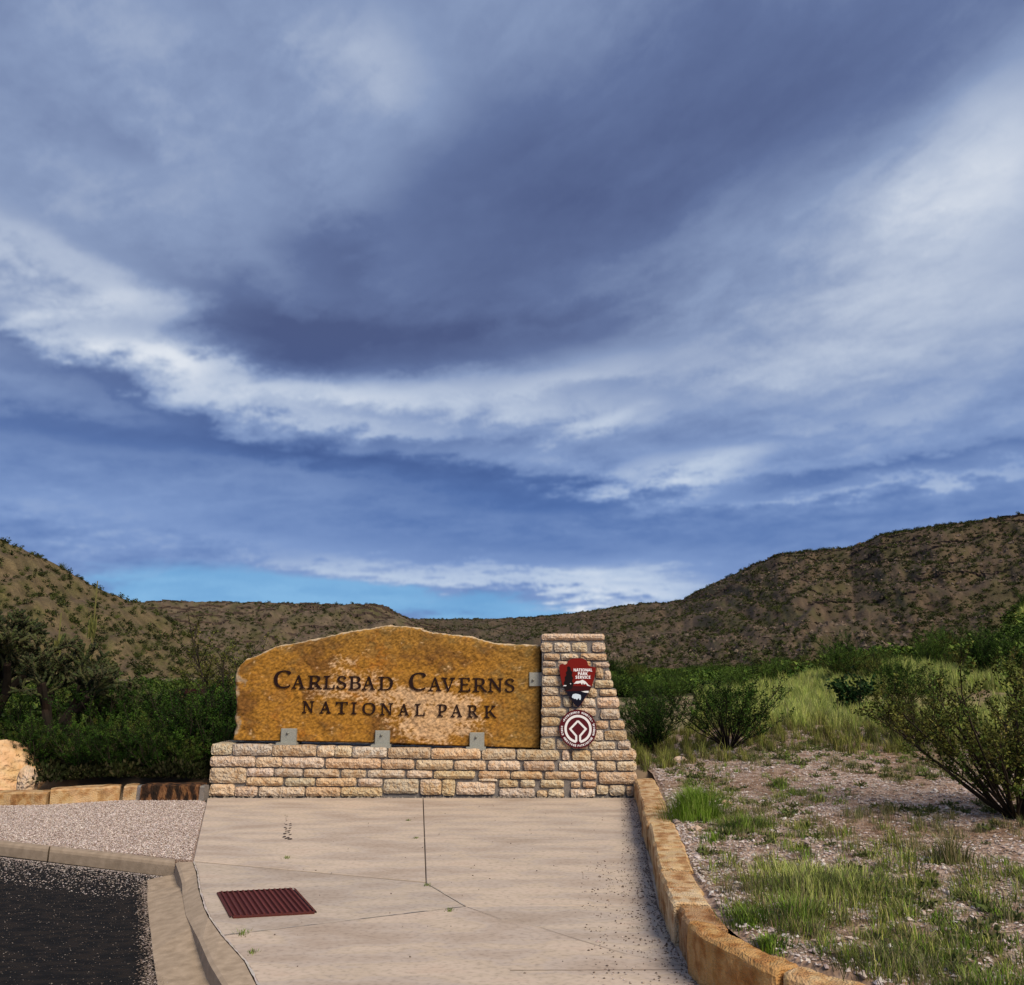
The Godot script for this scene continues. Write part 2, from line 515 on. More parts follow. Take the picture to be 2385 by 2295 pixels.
# a flat shape in x, z with thickness in y and a small chamfer round its top edge
func paving(poly: PackedVector2Array, y0: float, y1: float, inset: float, chamfer: float, col := Color.WHITE) -> ArrayMesh:
	var b := Builder.new()
	var outer: PackedVector2Array = Geometry2D.offset_polygon(poly, -inset)[0]
	if Geometry2D.is_polygon_clockwise(outer):
		outer.reverse()
	var n := outer.size()
	var inner := PackedVector2Array()
	for i in n:
		var e0 := (outer[i] - outer[(i + n - 1) % n]).normalized()
		var e1 := (outer[(i + 1) % n] - outer[i]).normalized()
		var m := (e0.orthogonal() + e1.orthogonal()).normalized()
		inner.push_back(outer[i] + m * chamfer)
	if Geometry2D.offset_polygon(outer, -chamfer).size() and absf(area_of(inner)) > absf(area_of(outer)):
		for i in n:
			inner[i] = outer[i] * 2.0 - inner[i]
	var t := Geometry2D.triangulate_polygon(inner)
	for k in t.size() / 3:
		var q0 := inner[t[k * 3]]
		var q1 := inner[t[k * 3 + 1]]
		var q2 := inner[t[k * 3 + 2]]
		if (q1 - q0).cross(q2 - q0) < 0.0:
			var s := q1
			q1 = q2
			q2 = s
		b.tri(Vector3(q0.x, y1, q0.y), Vector3(q1.x, y1, q1.y), Vector3(q2.x, y1, q2.y), col)
	for i in n:
		var j := (i + 1) % n
		b.quad(Vector3(inner[i].x, y1, inner[i].y), Vector3(inner[j].x, y1, inner[j].y), Vector3(outer[j].x, y1 - chamfer, outer[j].y), Vector3(outer[i].x, y1 - chamfer, outer[i].y), col)
		b.quad(Vector3(outer[i].x, y1 - chamfer, outer[i].y), Vector3(outer[j].x, y1 - chamfer, outer[j].y), Vector3(outer[j].x, y0, outer[j].y), Vector3(outer[i].x, y0, outer[i].y), col)
	return b.mesh()

func area_of(p: PackedVector2Array) -> float:
	var a := 0.0
	for i in p.size():
		a += p[i].cross(p[(i + 1) % p.size()])
	return a * 0.5

# a thin ribbon along points in x, z lying at height y
func ribbon(p: Array, width: float, y: float, col: Color, wobble := 0.3, step := 0.05) -> ArrayMesh:
	var b := Builder.new()
	var last_l := Vector3.ZERO
	var last_r := Vector3.ZERO
	var first := true
	for k in p.size() - 1:
		var a := Vector3(p[k][0], y, p[k][1])
		var d := Vector3(p[k + 1][0], y, p[k + 1][1])
		var side := (d - a).normalized().cross(Vector3.UP)
		var n := maxi(1, int(a.distance_to(d) / step))
		for i in n + 1:
			var q := a.lerp(d, float(i) / n)
			var w := width * 0.5 * (1.0 + wobble * rng.randf_range(-1.0, 1.0))
			var o := side * width * wobble * 0.3 * rng.randf_range(-1.0, 1.0)
			var l := q - side * w + o
			var r := q + side * w + o
			if not first:
				b.quad(last_l, l, r, last_r, tint(col, 0.12))
			last_l = l
			last_r = r
			first = false
	return b.mesh()

# a rock-faced block whose face is at z = 0 and whose body runs back to z = -d
func rock_block(w: float, h: float, d: float, bulge: float, col: Color, cell := 0.042) -> ArrayMesh:
	var b := Builder.new()
	var nx := clampi(int(w / cell) + 1, 4, 26)
	var ny := clampi(int(h / cell) + 2, 4, 12)
	var off := Vector3(rng.randf() * 90.0, rng.randf() * 90.0, rng.randf() * 90.0)
	var pts := PackedVector3Array()
	var cols := PackedColorArray()
	for j in ny + 2:
		for i in nx + 2:
			var u := clampf(float(i - 1) / (nx - 1), 0.0, 1.0)
			var v := clampf(float(j - 1) / (ny - 1), 0.0, 1.0)
			var x := (u - 0.5) * w
			var y := (0.5 - v) * h
			var rim := i == 0 or j == 0 or i == nx + 1 or j == ny + 1
			var q := Vector3(x, y, 0.0) + off
			var eu := 1.0 - pow(absf(2.0 * u - 1.0), 7.0)
			var ev := 1.0 - pow(absf(2.0 * v - 1.0), 6.0)
			var z := bulge * sqrt(maxf(0.0, eu * ev))
			var edge := (u <= 0.0 or u >= 1.0 or v <= 0.0 or v >= 1.0)
			if edge:
				x += 0.011 * rough_noise.get_noise_3dv(q * 9.0)
				y += 0.011 * rough_noise.get_noise_3dv(q * 9.0 + Vector3(40, 0, 0))
				var cu := absf(2.0 * u - 1.0)
				var cv := absf(2.0 * v - 1.0)
				var corner := clampf((cu * w + cv * h - (w + h) + 0.07) / 0.07, 0.0, 1.0)
				x -= signf(x) * 0.008 * corner
				y -= signf(y) * 0.006 * corner
				z = -0.008 + 0.006 * rough_noise.get_noise_3dv(q * 14.0)
			else:
				z += 0.020 * rough_noise.get_noise_3dv(q * 8.0) + 0.013 * rough_noise.get_noise_3dv(q * 21.0)
			if rim:
				z = -d
			pts.push_back(Vector3(x, y, z))
			cols.push_back(col)
	b.grid(pts, nx + 2, ny + 2, cols)
	return b.mesh()

func lettering(text: String, face: String, size: Vector2, depth: float) -> Array:
	var f := SystemFont.new()
	f.font_names = PackedStringArray([face])
	if face == "Droid Sans":
		f.font_weight = 700
	var t := TextMesh.new()
	t.font = f
	t.font_size = 64
	t.pixel_size = 0.01
	t.curve_step = 1.5
	t.depth = depth
	t.text = text
	var box := t.get_aabb()
	return [t, Vector3(size.x / box.size.x, size.y / box.size.y, 1.0), box.position + box.size * 0.5]

# letters whose middle is at the given place, exactly as large as asked for
func put_letters(called: String, text: String, face: String, centre: Vector3, size: Vector2, depth: float, m: Material, parent: Node, k := -1) -> MeshInstance3D:
	var l := lettering(text, face, size, depth)
	var o := obj(called, l[0], m, parent) if k < 0 else piece(called, k, l[0], m, parent)
	o.scale = l[1]
	var c: Vector3 = l[2]
	o.position = centre - Vector3(c.x * o.scale.x, c.y * o.scale.y, 0.0)
	return o


# ---------------------------------------------------------------- land
func make_ground() -> void:
	var b := Builder.new()
	b.smooth = true
	var na := 240
	var nr := 110
	var pts := PackedVector3Array()
	var cols := PackedColorArray()
	var dry := Color(0.30, 0.235, 0.165)
	var green := Color(0.10, 0.11, 0.042)
	var grassy := Color(0.36, 0.34, 0.16)
	for j in nr:
		var r := 0.02 + 2.0 * pow(1.066, j) - 2.0
		for i in na + 1:
			var a := TAU * i / na
			var x := r * sin(a)
			var z := -r * cos(a) - 9.0
			var y := lie(x, z)
			# the ground lies low under the pavement, the road and the gravel beds, which cover it
			var side := x - kerb_edge(z)
			var low := (1.0 - smoothstep(0.15, 1.3, side)) * smoothstep(-11.75, -11.2, z)
			y = lerpf(y, -0.3, low)
			pts.push_back(Vector3(x, y, z))
			var f := land_noise.get_noise_2d(x * 0.06, z * 0.06)
			var c := dry.lerp(green, smoothstep(-0.15, 0.3, f + 0.06) * smoothstep(13.0, 20.0, -z) * (0.7 + 0.3 * smoothstep(0.0, 6.0, x)))
			c = c.lerp(Color(0.095, 0.1, 0.04), smoothstep(26.0, 32.0, -z) * smoothstep(2.0, 8.0, x) * 0.8)
			c = c.lerp(grassy, (smoothstep(13.0, 15.0, -z) * (1.0 - smoothstep(24.0, 28.0, -z)) + smoothstep(30.0, 34.0, x) * smoothstep(0.56, 0.6, x / maxf(1.0, -z))) * smoothstep(0.0, 5.0, x) * smoothstep(-0.3, 0.2, land_noise.get_noise_2d(x * 0.1 + 50.0, z * 0.1)))
			cols.push_back(c)
	b.grid(pts, na + 1, nr, cols)
	structure("ground", b.mesh(), M.land)
	# the gravelly bank right of the stone kerb, finely shaped
	b = Builder.new()
	b.smooth = true
	pts = PackedVector3Array()
	cols = PackedColorArray()
	var nu := 110
	var nv := 90
	for j in nv:
		var z := lerpf(-15.5, -2.4, float(j) / (nv - 1))
		for i in nu:
			var s := float(i) / (nu - 1)
			var x := kerb_edge(z) - 0.02 + 13.0 * pow(s, 1.5)
			var fall := smoothstep(0.92, 1.0, s) + smoothstep(-14.6, -15.5, z)
			var y := lie(x, z) + 0.03 + 0.02 * rough_noise.get_noise_2d(x * 2.0, z * 2.0) - 0.12 * clampf(fall, 0.0, 1.0)
			if s < 0.02:
				y -= 0.02
			pts.push_back(Vector3(x, y, z))
			var f := land_noise.get_noise_2d(x * 0.5, z * 0.5)
			cols.push_back(Color(0.40, 0.335, 0.285).lerp(Color(0.32, 0.25, 0.19), smoothstep(-0.1, 0.35, f)))
	b.grid(pts, nu, nv, cols)
	structure("gravel_bank", b.mesh(), M.dirt)
	# the flat gravel bed left of the pavement
	var bed := vec2s([[-12.0, -10.6], [-6.0, -10.38], [-4.7, -11.0], [-3.86, -10.9], [-3.76, -10.68], [-2.72, -7.53], [-4.9, -8.36], [-12.0, -11.2]])
	bed = vec2s([[-11.0, -10.85], [-6.0, -10.45], [-4.7, -11.0], [-3.87, -10.9], [-3.77, -10.68], [-2.72, -7.53], [-4.9, -8.36], [-11.0, -10.83]])
	structure("gravel_bed", paving(bed, -0.25, -0.012, 0.0, 0.002, Color(0.66, 0.56, 0.49)), M.gravel_bed)


func on_line(p: Array, a: float) -> Vector2:   # elevation and distance at an azimuth
	for i in p.size() - 1:
		if a <= p[i + 1][0]:
			var t := clampf((a - p[i][0]) / (p[i + 1][0] - p[i][0]), 0.0, 1.0)
			return Vector2(lerpf(p[i][1], p[i + 1][1], t), lerpf(p[i][2], p[i + 1][2], t))
	return Vector2(p[p.size() - 1][1], p[p.size() - 1][2])

# A hill by its crest (bearing from the pull-off, angle up, distance) falling towards a foot line at a nearer distance.
func hill(called: String, crest: Array, foot: float, sd: int, bands: float, earth: Color, rock: Color, turf: Color, step: float) -> Dictionary:
	var n := FastNoiseLite.new()
	n.seed = sd
	n.frequency = 1.0
	n.fractal_octaves = 5
	var a0: float = crest[0][0]
	var a1: float = crest[crest.size() - 1][0]
	var nx := int((a1 - a0) / step) + 1
	var rows := 64
	var back := 6
	var pts := PackedVector3Array()
	var cols := PackedColorArray()
	for j in range(-back, rows):
		for i in nx:
			var a := a0 + step * i
			var c := on_line(crest, a)
			var top := 1.6 + c.y * tan(deg_to_rad(c.x + 0.10 * n.get_noise_2d(a * 1.3, 5.0) + 0.05 * n.get_noise_2d(a * 6.0, 9.0)))
			var d := c.y
			var y := top
			if j < 0:
				d = c.y * (1.0 - 0.06 * j * absf(j) * 0.3)
				y = top + j * absf(j) * 0.012 * c.y * 0.3
			else:
				var t := float(j) / (rows - 1)
				d = lerpf(c.y, foot, t)
				var f := 1.0 - (1.0 - pow(1.0 - t, 1.45))
				y = lerpf(-4.0, top, f)
				# gullies and spurs
				var g := n.get_noise_2d(a * 0.16, t * 1.0 + 20.0) * 0.06 + n.get_noise_2d(a * 0.8, t * 5.0 + 60.0) * 0.006
				d *= 1.0 + g * sin(PI * clampf(t * 1.1, 0.0, 1.0))
				# rock ledges
				var wob := n.get_noise_2d(a * 0.15, 90.0) * 1.3
				var ph := (y / bands + wob) * TAU
				y -= sin(ph) * bands * 0.085 * smoothstep(0.0, 0.05, t) * (1.0 - smoothstep(0.55, 0.9, t))
				y += n.get_noise_2d(a * 2.4, t * 26.0) * 0.012 * (top + 6.0) * smoothstep(0.0, 0.06, t)
			var ar := deg_to_rad(a)
			pts.push_back(Vector3(d * sin(ar), y, -d * cos(ar)))
			var tt := maxf(0.0, float(j) / (rows - 1))
			var k := n.get_noise_2d(a * 0.7, tt * 7.0 + 200.0)
			var col := earth.lerp(turf, smoothstep(-0.1, 0.35, k))
			var s := pow(0.5 + 0.5 * sin((y / bands + n.get_noise_2d(a * 0.15, 90.0) * 1.3) * TAU + 1.2), 3.0)
			col = col.lerp(rock, s * smoothstep(-0.25, 0.2, n.get_noise_2d(a * 1.8, tt * 8.0 + 300.0)) * (1.0 - smoothstep(0.4, 0.8, tt)))
			col *= (1.0 + 0.35 * n.get_noise_2d(a * 5.0, tt * 40.0 + 400.0)) * rng.randf_range(0.72, 1.25)
			col.a = 1.0
			cols.push_back(col)
	var b := Builder.new()
	b.smooth = true
	b.grid(pts, nx, rows + back, cols)
	structure(called, b.mesh(), M.hill)
	return {"pts": pts, "nx": nx, "rows": rows + back, "back": back}

func on_hill(h: Dictionary, u: float, t: float) -> Vector3:
	var pts: PackedVector3Array = h.pts
	var nx: int = h.nx
	var x := clampf(u, 0.0, 0.9999) * (nx - 1)
	var y: float = h.back + clampf(t, 0.0, 0.9999) * (h.rows - h.back - 1)
	var i := int(x)
	var j := int(y)
	var k := j * nx + i
	var p := pts[k].lerp(pts[k + 1], x - i)
	return p.lerp(pts[k + nx].lerp(pts[k + nx + 1], x - i), y - j)

# a small shrub as seen from far: a loose dome of leaf clumps
func far_shrub(leaves: int, cols: Array, spiky := false, size := 1.0) -> ArrayMesh:
	var b := Builder.new()
	for i in leaves:
		var d := Vector3(rng.randf_range(-1, 1), rng.randf_range(0.0, 1.15), rng.randf_range(-1, 1))
		d = d.normalized() * pow(rng.randf(), 0.5) * rng.randf_range(0.7, 1.1)
		var p := Vector3(d.x * 0.55, absf(d.y) * 0.75 + 0.03, d.z * 0.55)
		var s := rng.randf_range(0.15, 0.28) * size
		var e1 := Vector3(rng.randf_range(-1, 1), rng.randf_range(-0.6, 1), rng.randf_range(-1, 1)).normalized() * s
		if spiky:
			p *= 0.3
			e1 = (d * Vector3(1, 0.8, 1) + Vector3.UP * 0.3).normalized() * rng.randf_range(0.5, 0.9)
		var e2 := e1.cross(Vector3(rng.randf_range(-1, 1), rng.randf_range(-1, 1), rng.randf_range(-1, 1))).normalized() * s * (0.25 if spiky else 0.8)
		b.tri(p - e2 * 0.5, p + e1, p + e2 * 0.5, tint(pick(cols), 0.35))
	return b.mesh()

func pebble(sd: int, flat := 0.7) -> ArrayMesh:
	var b := Builder.new()
	var r := RandomNumberGenerator.new()
	r.seed = sd
	var p := []
	for d in [Vector3.UP, Vector3.DOWN, Vector3.LEFT, Vector3.RIGHT, Vector3.FORWARD, Vector3.BACK]:
		p.append((d + Vector3(r.randf_range(-0.3, 0.3), r.randf_range(-0.3, 0.3), r.randf_range(-0.3, 0.3))) * r.randf_range(0.75, 1.15) * Vector3(1, flat, 1))
	for f in [[0, 3, 5], [0, 5, 2], [0, 2, 4], [0, 4, 3], [1, 5, 3], [1, 2, 5], [1, 4, 2], [1, 3, 4]]:
		b.tri(p[f[0]], p[f[2]], p[f[1]])
	return b.mesh()

func block(sd: int) -> ArrayMesh:
	var b := Builder.new()
	var r := RandomNumberGenerator.new()
	r.seed = sd
	var p := []
	for i in 8:
		p.append(Vector3(0.5 if i & 1 else -0.5, 0.5 if i & 2 else -0.5, 0.5 if i & 4 else -0.5) + Vector3(r.randf_range(-1, 1), r.randf_range(-1, 1), r.randf_range(-1, 1)) * 0.13)
	for f in [[6, 7, 5, 4], [3, 2, 0, 1], [2, 6, 4, 0], [7, 3, 1, 5], [2, 3, 7, 6], [4, 5, 1, 0]]:
		b.quad(p[f[0]], p[f[1]], p[f[2]], p[f[3]])
	return b.mesh()

func turned(scale: Vector3) -> Basis:
	return Basis(Vector3.UP, rng.randf() * TAU) * Basis(Vector3.RIGHT, rng.randf_range(-0.4, 0.4)) * Basis.from_scale(scale)

func make_hills() -> void:
	var left := hill("left_hill", [[-95.0, 13.0, 130.0], [-60.0, 12.5, 135.0], [-42.0, 10.6, 140.0], [-32.3, 7.55, 150.0], [-29.4, 6.35, 152.0], [-26.4, 4.75, 152.0], [-24.2, 3.95, 150.0], [-21.6, 2.6, 144.0], [-18.2, 0.3, 132.0], [-15.0, -0.6, 120.0]],
		58.0, 31, 5.0, Color(0.15, 0.117, 0.062), Color(0.13, 0.098, 0.064), Color(0.117, 0.107, 0.041), 0.3)
	var mesa := hill("mesa_hill", [[-40.0, 3.8, 470.0], [-30.0, 4.0, 460.0], [-24.2, 4.2, 450.0], [-16.9, 4.33, 440.0], [-12.0, 4.3, 425.0], [-9.0, 4.28, 420.0], [-8.3, 3.95, 418.0], [-7.7, 3.65, 420.0], [-6.8, 3.2, 425.0], [-4.0, 2.6, 430.0], [0.0, 1.6, 430.0]],
		250.0, 32, 13.0, Color(0.15, 0.117, 0.077), Color(0.12, 0.09, 0.064), Color(0.108, 0.098, 0.046), 0.2)
	var right := hill("right_hill", [[-16.0, 3.2, 620.0], [-6.8, 3.38, 560.0], [-0.7, 3.4, 500.0], [4.0, 3.72, 440.0], [8.0, 4.3, 400.0], [11.5, 4.5, 370.0], [12.3, 4.95, 360.0], [15.0, 6.2, 335.0], [18.1, 7.5, 310.0], [20.0, 7.62, 305.0], [22.6, 7.7, 300.0], [23.3, 7.95, 295.0], [24.6, 8.45, 290.0], [28.0, 8.75, 285.0], [32.4, 9.0, 280.0], [45.0, 10.0, 270.0], [70.0, 9.0, 260.0], [95.0, 8.0, 260.0]],
		95.0, 33, 8.0, Color(0.118, 0.087, 0.055), Color(0.09, 0.066, 0.047), Color(0.088, 0.077, 0.037), 0.2)
	var dark := [Color(0.022, 0.03, 0.011), Color(0.03, 0.038, 0.013), Color(0.045, 0.047, 0.017)]
	var fresh := [Color(0.055, 0.075, 0.018), Color(0.08, 0.09, 0.026)]
	var shapes := [far_shrub(46, dark), far_shrub(40, dark + fresh), far_shrub(52, fresh + dark), far_shrub(34, fresh, true)]
	# shrubs of the near hillside: the largest singly, the rest together
	var spots := []
	while spots.size() < 3600:
		var u := rng.randf()
		var t := pow(rng.randf(), 0.8) * 0.97
		if rng.randf() < 0.035:
			t = rng.randf() * 0.02
		var p := on_hill(left, u, t)
		var deg := rad_to_deg(atan2(p.x, -p.z))
		if deg < -38.0 and rng.randf() < 0.8:
			continue
		var clump := land_noise.get_noise_2d(p.x * 0.045, p.z * 0.045) + 0.5 * smoothstep(-0.05, -0.0, -t) * 0.0
		if rng.randf() > 0.6 + clump * 0.8 + (0.3 if t < 0.06 else 0.0):
			continue
		var s := rng.randf_range(0.35, 1.05) * rng.randf_range(0.7, 1.3)
		spots.append([p, s, s / p.length(), rng.randi() % 4, rng.randf() * TAU, rng.randf_range(0.7, 1.3)])
	spots.sort_custom(func(a, b): return a[2] > b[2])
	var where := [[], [], [], []]
	var tints := [PackedColorArray(), PackedColorArray(), PackedColorArray(), PackedColorArray()]
	for k in spots.size():
		var q: Array = spots[k]
		var basis := Basis(Vector3.UP, q[4]) * Basis.from_scale(Vector3.ONE * q[1] * Vector3(1.15, q[5], 1.15))
		var deg := rad_to_deg(atan2(q[0].x, -q[0].z))
		if k < 280 and deg > -34.0:
			var o := obj("hillside_shrub", shapes[q[3]], M.leaf)
			o.transform = Transform3D(basis, q[0])
			tag(o, "small dark green shrub dotted on the slope of the left hill", "shrub", "shrubs dotted over the left hillside")
		else:
			where[q[3]].append(Transform3D(basis, q[0]))
			tints[q[3]].push_back(Color.WHITE)
	for k in 4:
		var o := scatter("hillside_scrub", shapes[k], M.leaf, where[k], tints[k])
		tag(o, ["dark low scrub scattered over the left hill", "mixed green scrub scattered over the left hill", "fresh green scrub scattered over the left hill", "spiky pale green scrub scattered over the left hill"][k], "scrub")
	# scrub and stones too many to count on the two far hills
	for pass_ in 2:
		var h: Dictionary = [mesa, right][pass_]
		var count: int = [12000, 70000][pass_]
		where = [[], [], [], []]
		tints = [PackedColorArray(), PackedColorArray(), PackedColorArray(), PackedColorArray()]
		var stones := []
		var stone_tints := PackedColorArray()
		for i in count:
			var u := rng.randf()
			var t := pow(rng.randf(), 0.9)
			if rng.randf() < 0.05:
				t = rng.randf() * 0.02
			var p := on_hill(h, u, t)
			if rad_to_deg(absf(atan2(p.x, -p.z))) > 42.0 and rng.randf() < 0.85:
				continue
			if rng.randf() > 0.6 + 1.0 * land_noise.get_noise_2d(p.x * 0.02, p.z * 0.02 + p.y * 0.05):
				continue
			var k := rng.randi() % 4
			var s: float = (0.4 + 0.95 * pow(rng.randf(), 2.0)) * (1.3 if pass_ == 0 else 1.0)
			where[k].append(Transform3D(Basis(Vector3.UP, rng.randf() * TAU) * Basis.from_scale(Vector3(1.3, rng.randf_range(0.7, 1.2), 1.3) * s), p))
			tints[k].push_back(Color.WHITE * rng.randf_range(0.7, 1.3))
		for i in count / 3:
			var u := rng.randf()
			var t := rng.randf() * 0.75
			var p := on_hill(h, u, t)
			if rough_noise.get_noise_2d(p.y * 0.35, p.x * 0.004) < 0.12:
				continue
			if rad_to_deg(absf(atan2(p.x, -p.z))) > 40.0:
				continue
			var s := rng.randf_range(0.2, 0.6)
			stones.append(Transform3D(turned(Vector3(rng.randf_range(0.8, 1.7), rng.randf_range(0.7, 1.1), 1.0) * s), p))
			stone_tints.push_back(tint(Color(0.15, 0.112, 0.08), 0.35))
		# broken ledges that follow the contour
		var ledge := []
		var ledge_tints := PackedColorArray()
		for row in 9:
			var at: float = [0.006, 0.03, 0.07, 0.12, 0.18, 0.25, 0.33, 0.42, 0.52][row]
			var u := 0.0
			while u < 1.0:
				u += [0.0016, 0.0011][pass_] * rng.randf_range(0.5, 1.4)
				if rough_noise.get_noise_2d(u * 16.0, row * 7.3 + pass_ * 50.0) < [-0.05, 0.02, 0.1, 0.05, 0.12, 0.1, 0.14, 0.15, 0.18][row]:
					continue
				var p := on_hill(h, u, at + 0.012 * rough_noise.get_noise_2d(u * 9.0, row + 30.0) + rng.randf_range(-0.003, 0.003))
				if rad_to_deg(absf(atan2(p.x, -p.z))) > 38.0:
					continue
				var s: float = rng.randf_range(0.5, 1.1) * [1.5, 1.0][pass_]
				var turn := atan2(-p.x, -p.z) + rng.randf_range(-0.4, 0.4)
				ledge.append(Transform3D(Basis(Vector3.UP, turn) * Basis(Vector3.FORWARD, rng.randf_range(-0.15, 0.15)) * Basis.from_scale(Vector3(rng.randf_range(1.0, 2.2), rng.randf_range(0.6, 1.1), 1.2) * s), p - Vector3.UP * s * 0.25))
				ledge_tints.push_back(tint(Color(0.115, 0.083, 0.062), 0.35))
		tag(scatter("ledge_rocks", block(11 + pass_), M.gravel_stone, ledge, ledge_tints), "brown ledges of broken rock following the contours of " + ["the flat-topped hill behind the slab", "the right hill"][pass_], "rocks")
		var there: String = ["the flat-topped hill behind the slab", "the right hill"][pass_]
		for k in 4:
			tag(scatter("far_scrub", shapes[k], M.leaf, where[k], tints[k]), ["dark low scrub dotted over ", "mixed green scrub dotted over ", "fresh green scrub dotted over ", "spiky scrub dotted over "][k] + there, "scrub")
		tag(scatter("ledge_rocks", pebble(5 + pass_, 0.8), M.gravel_stone, stones, stone_tints), "loose brown rocks lying about on " + there, "rocks")


# ---------------------------------------------------------------- pavement and road
func make_pavement() -> void:
	var root := Node3D.new()
	root.name = "pavement"
	root.set_meta("kind", "structure")
	add_child(root)
	var base := vec2s([[-3.9, -11.0], [1.6, -11.0], [1.12, -6.5], [1.0, -4.9], [1.7, -3.9], [3.6, -3.1], [3.6, 3.0], [2.6, 3.0], [0.32, -2.0], [-1.3, -4.69], [-2.2, -6.23], [-2.72, -7.46]])
	obj("joint_bed", paving(base, -0.25, -0.022, 0.0, 0.002, Color(0.13, 0.11, 0.09)), M.mortar, root)
	var panels := [
		[[-3.87, -10.99], [-1.13, -10.99], [-0.66, -6.80], [-2.725, -7.505], [-3.77, -10.69]],
		[[-1.13, -10.99], [1.58, -10.99], [1.4, -9.5], [1.26, -8.2], [1.13, -6.8], [1.06, -6.16], [-0.32, -6.13], [-0.66, -6.77]],
		[[-2.70, -7.465], [-0.66, -6.77], [-0.32, -6.13], [-1.78, -5.5], [-1.99, -5.87], [-2.105, -6.1], [-2.33, -6.6], [-2.44, -6.87], [-2.53, -7.09]],
		[[-0.32, -6.13], [1.06, -6.16], [1.02, -5.4], [0.98, -4.96], [0.66, -5.16], [0.41, -5.41], [0.18, -5.66], [-0.07, -5.83]],
		[[-1.78, -5.5], [-0.32, -6.13], [-0.07, -5.83], [0.18, -5.66], [0.41, -5.41], [0.66, -5.16], [0.98, -4.96], [1.12, -4.62], [1.6, -4.02], [2.4, -3.5], [3.6, -3.1], [3.6, 3.0], [2.6, 3.0], [0.32, -2.0], [-0.36, -3.1], [-0.985, -4.1], [-1.315, -4.69], [-1.49, -5.04]]]
	var tones := [Color(0.575, 0.51, 0.445), Color(0.56, 0.495, 0.43), Color(0.52, 0.47, 0.415), Color(0.535, 0.48, 0.42), Color(0.55, 0.49, 0.425)]
	for k in panels.size():
		piece("concrete_panel", k, paving(vec2s(panels[k]), -0.2, 0.0, 0.005 if k != 3 else 0.0035, 0.005, tones[k]), M.concrete, root)
	var pale := Color(0.46, 0.40, 0.335)
	obj("joint_sealant", ribbon([[-2.70, -7.46], [-2.53, -7.09], [-2.44, -6.87], [-2.33, -6.6], [-2.105, -6.1], [-1.99, -5.87], [-1.78, -5.5], [-1.49, -5.04], [-1.315, -4.69], [-0.985, -4.1], [-0.36, -3.1]], 0.011, 0.004, pale, 0.6), M.sealant, root)
	obj("joint_sealant", ribbon([[-1.78, -5.5], [-1.3, -5.704], [-0.32, -6.13]], 0.008, 0.003, pale * 0.8, 0.6), M.sealant, root)
	obj("joint_sealant", ribbon([[-0.65, -6.75], [-0.5, -6.47], [-0.33, -6.15]], 0.009, 0.003, pale * 0.85, 0.5), M.sealant, root)
	obj("saw_cut", ribbon([[-1.63, -8.49], [-0.9, -8.47], [0.99, -8.39]], 0.012, 0.0015, Color(0.62, 0.51, 0.4), 0.5), M.sealant, root)
	obj("saw_cut", ribbon([[-0.01, -4.9], [0.5, -4.905], [0.94, -4.91]], 0.008, 0.0015, Color(0.26, 0.2, 0.15), 0.5), M.sealant, root)
	# the dark drip mark in front of the wall
	var b := Builder.new()
	for k in 26:
		var t := k / 25.0
		var q := Vector3(lerpf(-2.55, -2.16, t) + (0.03 if k % 2 else -0.01) * smoothstep(0.25, 0.4, t) + rng.randf_range(-0.008, 0.008), 0.002 + 0.0001 * k, lerpf(-9.83, -8.38, t) + rng.randf_range(-0.05, 0.05))
		var s := rng.randf_range(0.005, 0.016) * (0.5 + t)
		var p := []
		for i in 7:
			p.append(q + Vector3(cos(TAU * i / 7.0) * s * rng.randf_range(0.6, 1.2), 0, sin(TAU * i / 7.0) * s * 1.7 * rng.randf_range(0.6, 1.3)))
		for i in 7:
			b.tri(q, p[i], p[(i + 1) % 7], Color(0.06, 0.045, 0.04))
	obj("drip_stain", b.mesh(), M.tar_mark, root)
	# the drain cover
	var at := Vector3(-1.73, 0.0, -6.21)
	var e1 := Vector3(0.255, 0, -0.052)
	var e2 := Vector3(0.148, 0, 0.298)
	var gr := thing("drain_cover", "rust red ribbed metal drain cover set in the concrete pavement", "drain cover", at)
	var red := Color(0.155, 0.038, 0.03)
	b = Builder.new()
	b.quad(-e1 - e2 + Vector3.UP * 0.004, e1 - e2 + Vector3.UP * 0.004, e1 + e2 + Vector3.UP * 0.004, -e1 + e2 + Vector3.UP * 0.004, red * 0.6)
	for s in [[-e1 - e2, e1 - e2], [e1 - e2, e1 + e2], [e1 + e2, -e1 + e2], [-e1 + e2, -e1 - e2]]:
		b.quad(s[0] + Vector3.UP * 0.004, s[1] + Vector3.UP * 0.004, s[1] + Vector3.DOWN * 0.015, s[0] + Vector3.DOWN * 0.015, red)
	obj("base_plate", b.mesh(), M.rust_paint, gr)
	var corners := [-e1 - e2, e1 - e2, e1 + e2, -e1 + e2]
	for k in 4:
		var a: Vector3 = corners[k] * 1.0
		var d: Vector3 = corners[(k + 1) % 4] * 1.0
		var out := (a + d).normalized() * 0.018
		b = Builder.new()
		b.quad(a + Vector3.UP * 0.013, d + Vector3.UP * 0.013, d + out + Vector3.UP * 0.010, a + out + Vector3.UP * 0.010, red * 0.75)
		b.quad(a + out + Vector3.UP * 0.010, d + out + Vector3.UP * 0.010, d + out + Vector3.DOWN * 0.01, a + out + Vector3.DOWN * 0.01, red * 0.75)
		piece("frame_bar", k, b.mesh(), M.rust_paint, gr)
	var n := 14
